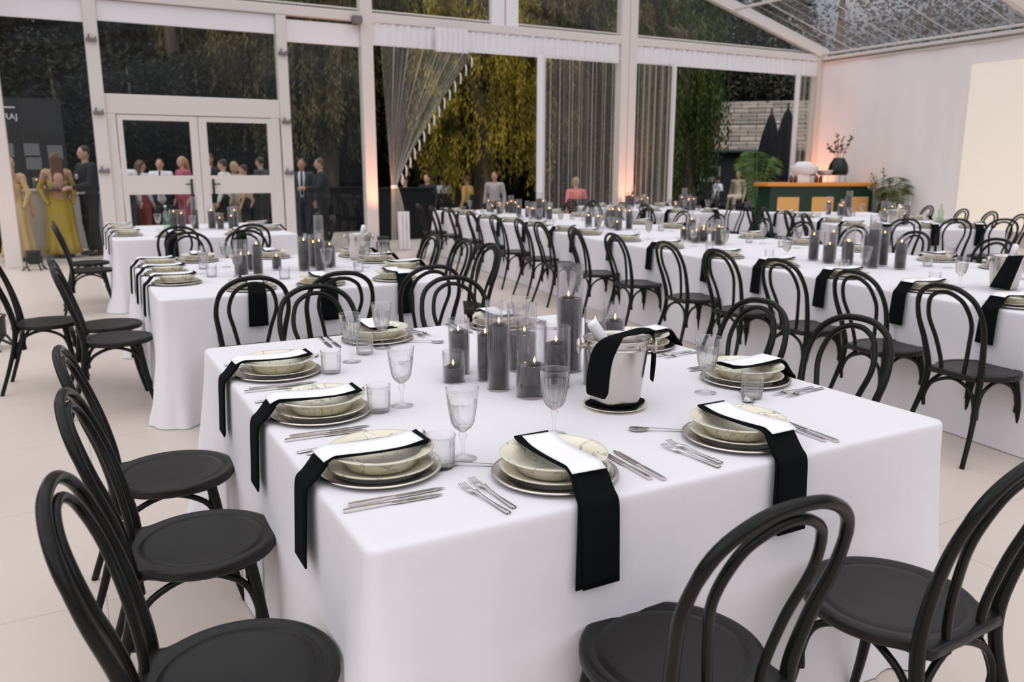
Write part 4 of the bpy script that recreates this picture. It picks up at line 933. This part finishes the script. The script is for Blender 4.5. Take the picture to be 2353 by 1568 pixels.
def text(name, s, loc, size, parent, m):
    cu_ = bpy.data.curves.new(name, 'FONT'); cu_.body = s; cu_.size = size; cu_.extrude = .003; cu_.align_x = 'RIGHT'; o = bpy.data.objects.new(name+'_curve', cu_); COL.objects.link(o); bpy.context.view_layer.update(); me = bpy.data.meshes.new_from_object(o.evaluated_get(bpy.context.evaluated_depsgraph_get())); bpy.data.objects.remove(o); o = bpy.data.objects.new(name, me); COL.objects.link(o); me.materials.clear(); me.materials.append(m); o.location = loc; o.rotation_euler = (pi/2, 0, 0); o.parent = parent; return o
M_wl = mat('white_lettering', (.75, .75, .75), .6)
text('lettering', 'URAJ', (.16, -.03, 2.40), .155, sg, M_wl)
obj('small_line', MB().box((-.02, -.028, 2.62), (.30, .004, .022)), M_wl, sg)
M_gp = mat('grey_print', (.16, .16, .17), .7)
for i, (x, z) in enumerate(((-.10, 1.95), (.33, 1.95), (.72, 1.92), (.34, 1.72))):
    obj('printed_column', MB().box((x, -.028, z-.12), (.26, .004, .26)), M_gp, sg)
# bench seats / crates seen low through the right door leaf
t = thing('wooden_bench', 'light wooden slatted bench low behind the right door leaf', 'bench', (2.75, 16.9, 0), .1)
M_lw = mat('light_wood', (.55, .45, .36), .7)
for z in (.45, .62, .80): obj('slat', MB().box((0, .12*(z > .5), z), (.95, .10 if z > .5 else .40, .05)), M_lw, t)
for x in (-.42, .42):
    obj('side_frame', MB().box((x, .05, .42), (.05, .3, .84)), M_black_m, t)

# ================================================================== PEOPLE (far, seen through the panes and openings)
def capsule(m, a, b, ra, rb, n=12):
    a = Vector(a); b = Vector(b); d = b-a; L = d.length; t = d.normalized() if L > 1e-6 else Vector((0, 0, 1))
    u = t.orthogonal().normalized(); v = t.cross(u); rows = []
    for k in range(4): q = -pi/2+pi/2*k/3.0001; rows.append((a+t*ra*sin(q), max(1e-4, ra*cos(q))))
    for k in range(4): q = pi/2*k/3; rows.append((b+t*rb*sin(q), max(1e-4, rb*cos(q))))
    m.grid([[c+(u*cos(2*pi*i/n)+v*sin(2*pi*i/n))*r for i in range(n)] for c, r in rows], closed=True)
    o = len(m.v)-n*len(rows); m.f.append(tuple(range(o+n-1, o-1, -1))); m.sm.append(True); L_ = o+n*(len(rows)-1); m.f.append(tuple(range(L_, L_+n))); m.sm.append(True)
def ell(m, c, r, n=14, k=9):
    rows = []
    for j in range(k): q = -pi/2*.98+pi*.98*j/(k-1); rows.append([(c[0]+r[0]*cos(q)*cos(2*pi*i/n), c[1]+r[1]*cos(q)*sin(2*pi*i/n), c[2]+r[2]*sin(q)) for i in range(n)])
    m.grid(rows, closed=True); o = len(m.v)-n*k; m.f.append(tuple(range(o+n-1, o-1, -1))); m.sm.append(True); m.f.append(tuple(range(o+n*(k-1), o+n*k))); m.sm.append(True)
def fused(name, m, material, parent, vox=.014):
    o = obj(name, m, material, parent); r = o.modifiers.new('fuse', 'REMESH'); r.mode = 'VOXEL'; r.voxel_size = vox; r.use_smooth_shade = True
    s = o.modifiers.new('soft', 'SMOOTH'); s.iterations = 3; s.factor = .5; return o
PM = {}
def pm(name, col, rough=.75):
    if name not in PM: PM[name] = mat('garment_'+name, col, rough)
    return PM[name]
def person(x, y, face, H, label, top=None, bottom=None, dress=None, hair='dark_hair', hair_len=0, armL=None, armR=None, sit=False, z0=.005, skin=None, shoes=True, lean=0, sleeves=1, bare_back=False, extra=None):
    """local frame: looks to +y, feet at the origin. arms: (elbow, wrist) points in metres for a 1.75 m figure"""
    t = thing('person', label, 'person', (x, y, z0), radians(face)); S = H/1.75; sk = skin or M_skin
    hz = .95 if not sit else .52; dz = hz-.95
    def P(a, b, c, up=True): return (a*S, (b+(lean*(c-.95) if up else 0))*S, (c+dz)*S if up else c*S)
    sh = {-1: P(-.185, 0, 1.43), 1: P(.185, 0, 1.43)}; hip = {-1: (-.095*S, 0, hz*S), 1: (.095*S, 0, hz*S)}
    da = {-1: armL, 1: armR}; el = {}; wr = {}
    for s_ in (-1, 1):
        e, w = da[s_] or ((.245, -.03, 1.14), (.25, .06, .90)); el[s_] = P(s_*e[0], e[1], e[2]); wr[s_] = P(s_*w[0], w[1], w[2])
    if sit: kn = {s_: (s_*.11*S, .42*S, .50*S) for s_ in (-1, 1)}; an = {s_: (s_*.11*S, .40*S, .08*S) for s_ in (-1, 1)}
    else: kn = {s_: (s_*.10*S, .02*S, .50*S) for s_ in (-1, 1)}; an = {s_: (s_*.105*S, -.02*S, .08*S) for s_ in (-1, 1)}
    m = MB()
    for s_ in (-1, 1):
        capsule(m, hip[s_], kn[s_], .085*S, .055*S); capsule(m, kn[s_], an[s_], .056*S, .036*S); capsule(m, an[s_], (an[s_][0], an[s_][1]+.14*S, .03*S), .036*S, .026*S)
        capsule(m, sh[s_], el[s_], .050*S, .038*S); capsule(m, el[s_], wr[s_], .038*S, .026*S)
        w = Vector(wr[s_]); d = (w-Vector(el[s_])).normalized(); side = d.cross(Vector((0, 1, 0))); side = side.normalized() if side.length > .1 else Vector((1, 0, 0)); pl_ = w+d*.085*S
        capsule(m, w, pl_, .026*S, .032*S)
        for k, L in enumerate((.070, .085, .088, .075)):
            b = pl_+side*((k-1.5)*.019*S); q = b+d*L*.55*S; capsule(m, b, q, .0105*S, .0095*S, 8); capsule(m, q, q+(d*.7+Vector((0, 0, -.5))).normalized()*L*.45*S, .0095*S, .008*S, 8)
        capsule(m, w+d*.03*S+side*.02*S, w+d*.07*S+side*.062*S, .013*S, .010*S, 8)
    capsule(m, P(0, 0, .96), P(0, -.01, 1.15), .135*S, .125*S); capsule(m, P(0, -.01, 1.15), P(0, -.01, 1.34), .125*S, .135*S); capsule(m, P(-.12, 0, 1.42), P(.12, 0, 1.42), .068*S, .068*S)
    capsule(m, P(0, 0, 1.44), P(0, .015, 1.55), .055*S, .052*S)
    hc = P(0, .02, 1.645); ell(m, hc, (.076*S, .092*S, .108*S)); ell(m, (hc[0], hc[1]+.035*S, hc[2]-.055*S), (.055*S, .055*S, .055*S))
    capsule(m, (hc[0], hc[1]+.088*S, hc[2]+.01*S), (hc[0], hc[1]+.102*S, hc[2]-.025*S), .010*S, .014*S, 8)
    for s_ in (-1, 1): ell(m, (hc[0]+s_*.078*S, hc[1]-.005*S, hc[2]-.005*S), (.012*S, .02*S, .030*S), 8, 6)
    fused('body', m, sk, t, .013)
    for s_ in (-1, 1):
        e = MB(); ell(e, (hc[0]+s_*.030*S, hc[1]+.083*S, hc[2]+.008*S), (.011*S, .008*S, .006*S), 8, 6); obj('eye', e, M_hair_d, t)
    e = MB(); capsule(e, (hc[0]-.020*S, hc[1]+.090*S, hc[2]-.058*S), (hc[0]+.020*S, hc[1]+.090*S, hc[2]-.058*S), .005*S, .005*S, 8); obj('mouth', e, mat('lips', (.40, .14, .11), .5), t)
    # hair
    h = MB(); ell(h, (hc[0], hc[1]-.018*S, hc[2]+.026*S), (.086*S, .092*S, .095*S))
    if hair_len:
        for k in range(5):
            u = (k-2)/2; capsule(h, (hc[0]+u*.055*S, hc[1]-.070*S, hc[2]+.02*S), (hc[0]+u*.075*S, hc[1]-.115*S, hc[2]-hair_len*S*(1-.15*abs(u))), .045*S, .026*S)
    if hair: fused('hair', h, MATS[hair], t, .013)
    g = .018*S
    if top:
        m = MB(); capsule(m, P(0, 0, .93), P(0, -.01, 1.15), .150*S, .142*S); capsule(m, P(0, -.01, 1.15), P(0, -.01, 1.34), .142*S, .152*S); capsule(m, P(-.125, 0, 1.415), P(.125, 0, 1.415), .084*S, .084*S)
        for s_ in (-1, 1):
            capsule(m, sh[s_], el[s_], .068*S, .054*S)
            if sleeves: capsule(m, el[s_], tuple(Vector(wr[s_])+(Vector(el[s_])-Vector(wr[s_]))*.08), .054*S, .040*S)
        fused(top[0], m, pm(*top[1:]), t, .015)
    if bottom:
        m = MB()
        for s_ in (-1, 1): capsule(m, hip[s_], kn[s_], .108*S, .080*S); capsule(m, kn[s_], an[s_], .078*S, .062*S)
        capsule(m, (-.06*S, 0, (hz+.02)*S), (.06*S, 0, (hz+.02)*S), .13*S, .13*S); fused(bottom[0], m, pm(*bottom[1:]), t, .015)
    if dress:
        m = MB(); zt = 1.30 if bare_back else 1.40
        pr = [(.155, zt), (.150, 1.25), (.128, 1.12), (.150, 1.0), (.185, .90), (.195, .70), (.205, .45), (.225, .20), (.245, .07)]
        rows = [[(r*S*(1+(.16*max(0, 1.0-z)*sin(9*a+2*z)+.07*max(0, 1.0-z)*sin(17*a+1)))*cos(a)*1.05, (r*S*(.80 if z > .95 else .95)*(1+.16*max(0, 1.0-z)*sin(9*a+2*z)))*sin(a)+lean*max(0, z-.95)*S, z*S) for a in [2*pi*i/72 for i in range(72)]] for r, z in pr]
        m.grid(rows, closed=True); o = obj('dress', m, pm(*dress), t); o.modifiers.new('thick', 'SOLIDIFY').thickness = .006
        for s_ in (-1, 1):
            q = MB(); capsule(q, P(s_*.15, .0, 1.45), tuple(Vector(el[s_])+Vector((s_*.02, 0, 0))), .050*S, .046*S); capsule(q, tuple(Vector(el[s_])+Vector((s_*.01, 0, 0))), P(s_*.19, -.08, .92), .042*S, .035*S); fused('sleeve', q, pm(*dress), t, .015)
    if shoes:
        for s_ in (-1, 1):
            q = MB(); capsule(q, (an[s_][0], an[s_][1]-.03*S, .045*S), (an[s_][0], an[s_][1]+.17*S, .035*S), .048*S, .036*S); fused('shoe', q, pm('shoe_black', (.012, .012, .012), .4), t, .014)
    if extra: extra(t, S, P)
    return t
def shirt_tie(col_t):
    def f(t, S, P):
        m = MB(); m.grid([[P(x_*w_, y_, z_) for x_ in (-1, -.4, .4, 1)] for q, (w_, y_, z_) in enumerate(((.055, .085, 1.50), (.075, .125, 1.40), (.055, .160, 1.22), (.040, .165, 1.05), (.03, .16, .98)))])
        o = obj('shirt_front', m, pm('white_shirt', (.80, .80, .84)), t); o.modifiers.new('thick', 'SOLIDIFY').thickness = .004
        m = MB(); m.grid([[P(x_*w_, y_, z_) for x_ in (-1, 0, 1)] for w_, y_, z_ in ((.018, .100, 1.50), (.016, .140, 1.40), (.026, .175, 1.20), (.028, .182, 1.05), (.002, .182, 1.0))]); o = obj('tie', m, pm('tie_'+str(col_t[0]), col_t), t); o.modifiers.new('thick', 'SOLIDIFY').thickness = .006
    return f
def emblem(t, S, P):
    m = MB(); m.lathe([(.0001, .003), (.045, .003), (.048, .0), (.0001, 0)], 20, M=Matrix.Translation(P(.03, .158, 1.27)) @ Matrix.Rotation(-pi/2, 4, 'X')); obj('round_emblem', m, pm('white_print', (.8, .8, .8)), t)
    m = MB(); m.lathe([(.0001, .005), (.018, .005), (.02, .0), (.0001, 0)], 4, M=Matrix.Translation(P(.03, .160, 1.27)) @ Matrix.Rotation(-pi/2, 4, 'X')); obj('emblem_mark', m, M_black_m, t)
    m = MB(); m.lathe([(.150, 0), (.152, .05), (.146, .05)], 28, (0, 0, 0)); o = obj('belt', m, pm('pale_belt', (.6, .6, .6)), t); o.location = (0, 0, .98*S)
def U(d, px): a = radians(az(px)); return (sin(a)*d, cos(a)*d)
HOLD = ((.24, .12, 1.16), (.14, .34, 1.16)); FWD = ((.25, .05, 1.15), (.18, .28, 1.02))
def faceto(px): return -az(px)   # facing away from the camera
x, y = U(15.95, 150); person(x, y, faceto(148)+12, 1.74, 'woman in a long mustard yellow dress seen from behind by the white counter', dress=('mustard', (.50, .36, .05)), hair='brown_hair', hair_len=.42, bare_back=True, armR=FWD, armL=HOLD)
x, y = U(16.1, 219); wt = person(x, y, faceto(219)+118, 1.86, 'waiter in black with a round white emblem carrying a tray beside the door column', ('shirt', 'black_tee', (.012, .013, .015)), ('trousers', 'black_trousers', (.01, .011, .012)), armL=((.24, .10, 1.14), (.20, .36, 1.10)), armR=((.24, .10, 1.14), (.20, .36, 1.10)), extra=emblem)
_th = radians(faceto(219)+118); tx, tyy = x-sin(_th)*.52, y+cos(_th)*.52
ty = thing('serving_tray', 'dark tray with small glasses held by the waiter', 'tray', (tx, tyy, 1.13)); obj('tray_body', MB().lathe([(.0001, 0), (.19, 0), (.20, .02), (.195, .02), (.185, .008), (.0001, .008)], 28), M_black_m, ty)
for i in range(5): place(tumbler, (tx+.10*cos(i*1.25), tyy+.10*sin(i*1.25), 1.14), 0, 'small glass on the tray of the waiter, %s of five around its rim' % NW[i], 'glasses on the tray of the waiter')
x, y = U(15.7, 46); person(x, y, faceto(52)-20, 1.66, 'fair haired woman in a pale sand dress at the far left', dress=('sand', (.62, .45, .22)), hair='blond_hair', hair_len=.30, bare_back=True, armL=HOLD)
x, y = U(17.2, 12); person(x, y, faceto(12)+150, 1.70, 'person with bare tanned arms cut by the left frame edge', ('top', 'dark_top', (.03, .025, .025)), ('skirt', 'dark_skirt', (.02, .02, .02)), sleeves=0, skin=M_skin2, armL=HOLD, armR=HOLD)
x, y = U(17.4, 300); person(x, y, faceto(300)-10, 1.72, 'man in a white shirt seen from behind in the left door pane', ('shirt', 'white_shirt', (.80, .80, .84)), ('trousers', 'navy_trousers', (.02, .022, .035)), hair='brown_hair', lean=.05)
x, y = U(18.0, 340); person(x, y, faceto(340)-60, 1.64, 'woman in a pale blue top beside the man in the white shirt', ('top', 'pale_blue', (.55, .62, .70)), ('skirt', 'red_skirt', (.30, .03, .04)), hair='brown_hair', hair_len=.22)
x, y = U(18.6, 385); person(x, y, faceto(385)+170, 1.68, 'man with white shirt and dark tie facing the tent in the left door pane', ('shirt', 'white_shirt', (.80, .80, .84)), ('trousers', 'navy_trousers', (.02, .022, .035)), extra=shirt_tie((.01, .01, .015)), armL=HOLD, armR=HOLD)
x, y = U(18.3, 436); person(x, y, faceto(436)+120, 1.72, 'blonde person in pink between the two door leaves', ('top', 'rose', (.45, .10, .16)), ('skirt', 'rose', (.45, .10, .16)), hair='blond_hair', hair_len=.18)
x, y = U(17.8, 498); person(x, y, faceto(498)+150, 1.78, 'ruddy man in dark jacket and pink tie in the right door pane', ('jacket', 'black_jacket', (.015, .015, .018)), ('trousers', 'black_trousers', (.01, .011, .012)), skin=M_skin2, extra=shirt_tie((.5, .08, .15)))
x, y = U(17.2, 528); person(x, y, faceto(528)+70, 1.66, 'person in a white shirt facing right in the right door pane', ('shirt', 'white_shirt', (.80, .80, .84)), ('trousers', 'black_trousers', (.01, .011, .012)), armR=HOLD)
x, y = U(18.0, 551); person(x, y, faceto(551)+10, 1.62, 'blond person in a cream top behind the right door pane', ('top', 'cream', (.66, .56, .42)), ('skirt', 'cream', (.66, .56, .42)), hair='blond_hair', hair_len=.10)
x, y = U(17.0, 574); person(x, y, faceto(574)+80, 1.56, 'dark haired woman with bare arms at the right of the right door pane', ('top', 'blush_top', (.60, .42, .33)), ('skirt', 'black_trousers', (.01, .011, .012)), sleeves=0, armR=HOLD)
x, y = U(18.2, 612); person(x, y, faceto(612)+60, 1.72, 'man in a dark grey jacket by the right door jamb', ('jacket', 'charcoal', (.045, .048, .055)), ('trousers', 'charcoal', (.045, .048, .055)))
x, y = U(17.0, 703); person(x, y, faceto(703)+175, 1.67, 'man in a navy suit with white shirt and dark tie facing the tent', ('jacket', 'navy_suit', (.035, .045, .075)), ('trousers', 'navy_suit', (.035, .045, .075)), hair='brown_hair', skin=M_skin2, extra=shirt_tie((.01, .01, .015)))
x, y = U(16.6, 748); person(x, y, faceto(748)+100, 1.68, 'man in a black suit with white collar turned towards the man in navy', ('jacket', 'black_jacket', (.015, .015, .018)), ('trousers', 'black_trousers', (.01, .011, .012)), hair='brown_hair', armL=HOLD, armR=HOLD, lean=.04)
# seated guests beyond the wide opening, on outdoor chairs
def guest(px, d, face, label, **k):
    x, y = U(d, px); a = radians(faceto(px)+face)
    ch = thing('garden_chair', 'dark garden chair under the ' + label, 'chair', (x, y, 0), a, 'garden chairs beyond the opening')
    obj('seat', MB().box((0, .03, .40), (.46, .46, .04)), M_black_m, ch); obj('backrest', MB().box((0, -.22, .66), (.44, .03, .36)), M_black_m, ch)
    for sx in (-.2, .2):
        for sy in (-.2, .22): obj('leg', MB().tube([(sx, sy, 0), (sx, sy, .40)], .014, 6), M_black_m, ch)
    person(x, y, faceto(px)+face, 1.72, 'seated ' + label, sit=True, **k)
guest(1137, 20.5, 165, 'person with ruddy face in a pale grey top', top=('top', 'pale_grey', (.42, .38, .38)), bottom=('trousers', 'black_trousers', (.01, .011, .012)), skin=M_skin2, hair='brown_hair', z0=.12)
guest(1075, 21.5, 60, 'person in an ochre top left of the ruddy faced one', top=('top', 'ochre', (.55, .36, .12)), bottom=('trousers', 'black_trousers', (.01, .011, .012)), skin=M_skin2, hair='brown_hair', z0=.02)
guest(1020, 22.5, 10, 'person in a white shirt deep in the opening', top=('shirt', 'white_shirt', (.80, .80, .84)), bottom=('trousers', 'black_trousers', (.01, .011, .012)))
guest(935, 20.0, 120, 'person in black beside the swept curtain', top=('top', 'black_tee', (.012, .013, .015)), bottom=('trousers', 'black_trousers', (.01, .011, .012)), z0=.02)
guest(985, 21.0, 150, 'person in dark jacket right of the one in black', top=('jacket', 'black_jacket', (.015, .015, .018)), bottom=('trousers', 'black_trousers', (.01, .011, .012)), z0=.06)
guest(1322, 18.6, 30, 'woman in a coral pink dress behind the sheer curtain', top=('dress', 'coral', (.80, .20, .20)), bottom=('skirt', 'coral', (.80, .20, .20)), hair='blond_hair', skin=M_skin2, sleeves=0, lean=.05)
guest(1640, 26, 60, 'man in a white shirt before the dark house', top=('shirt', 'white_shirt', (.80, .80, .84)), bottom=('trousers', 'black_trousers', (.01, .011, .012)))
guest(1686, 27, 150, 'person in cream before the grey green door', top=('top', 'cream', (.66, .56, .42)), bottom=('trousers', 'cream', (.66, .56, .42)), hair='blond_hair', z0=.12)
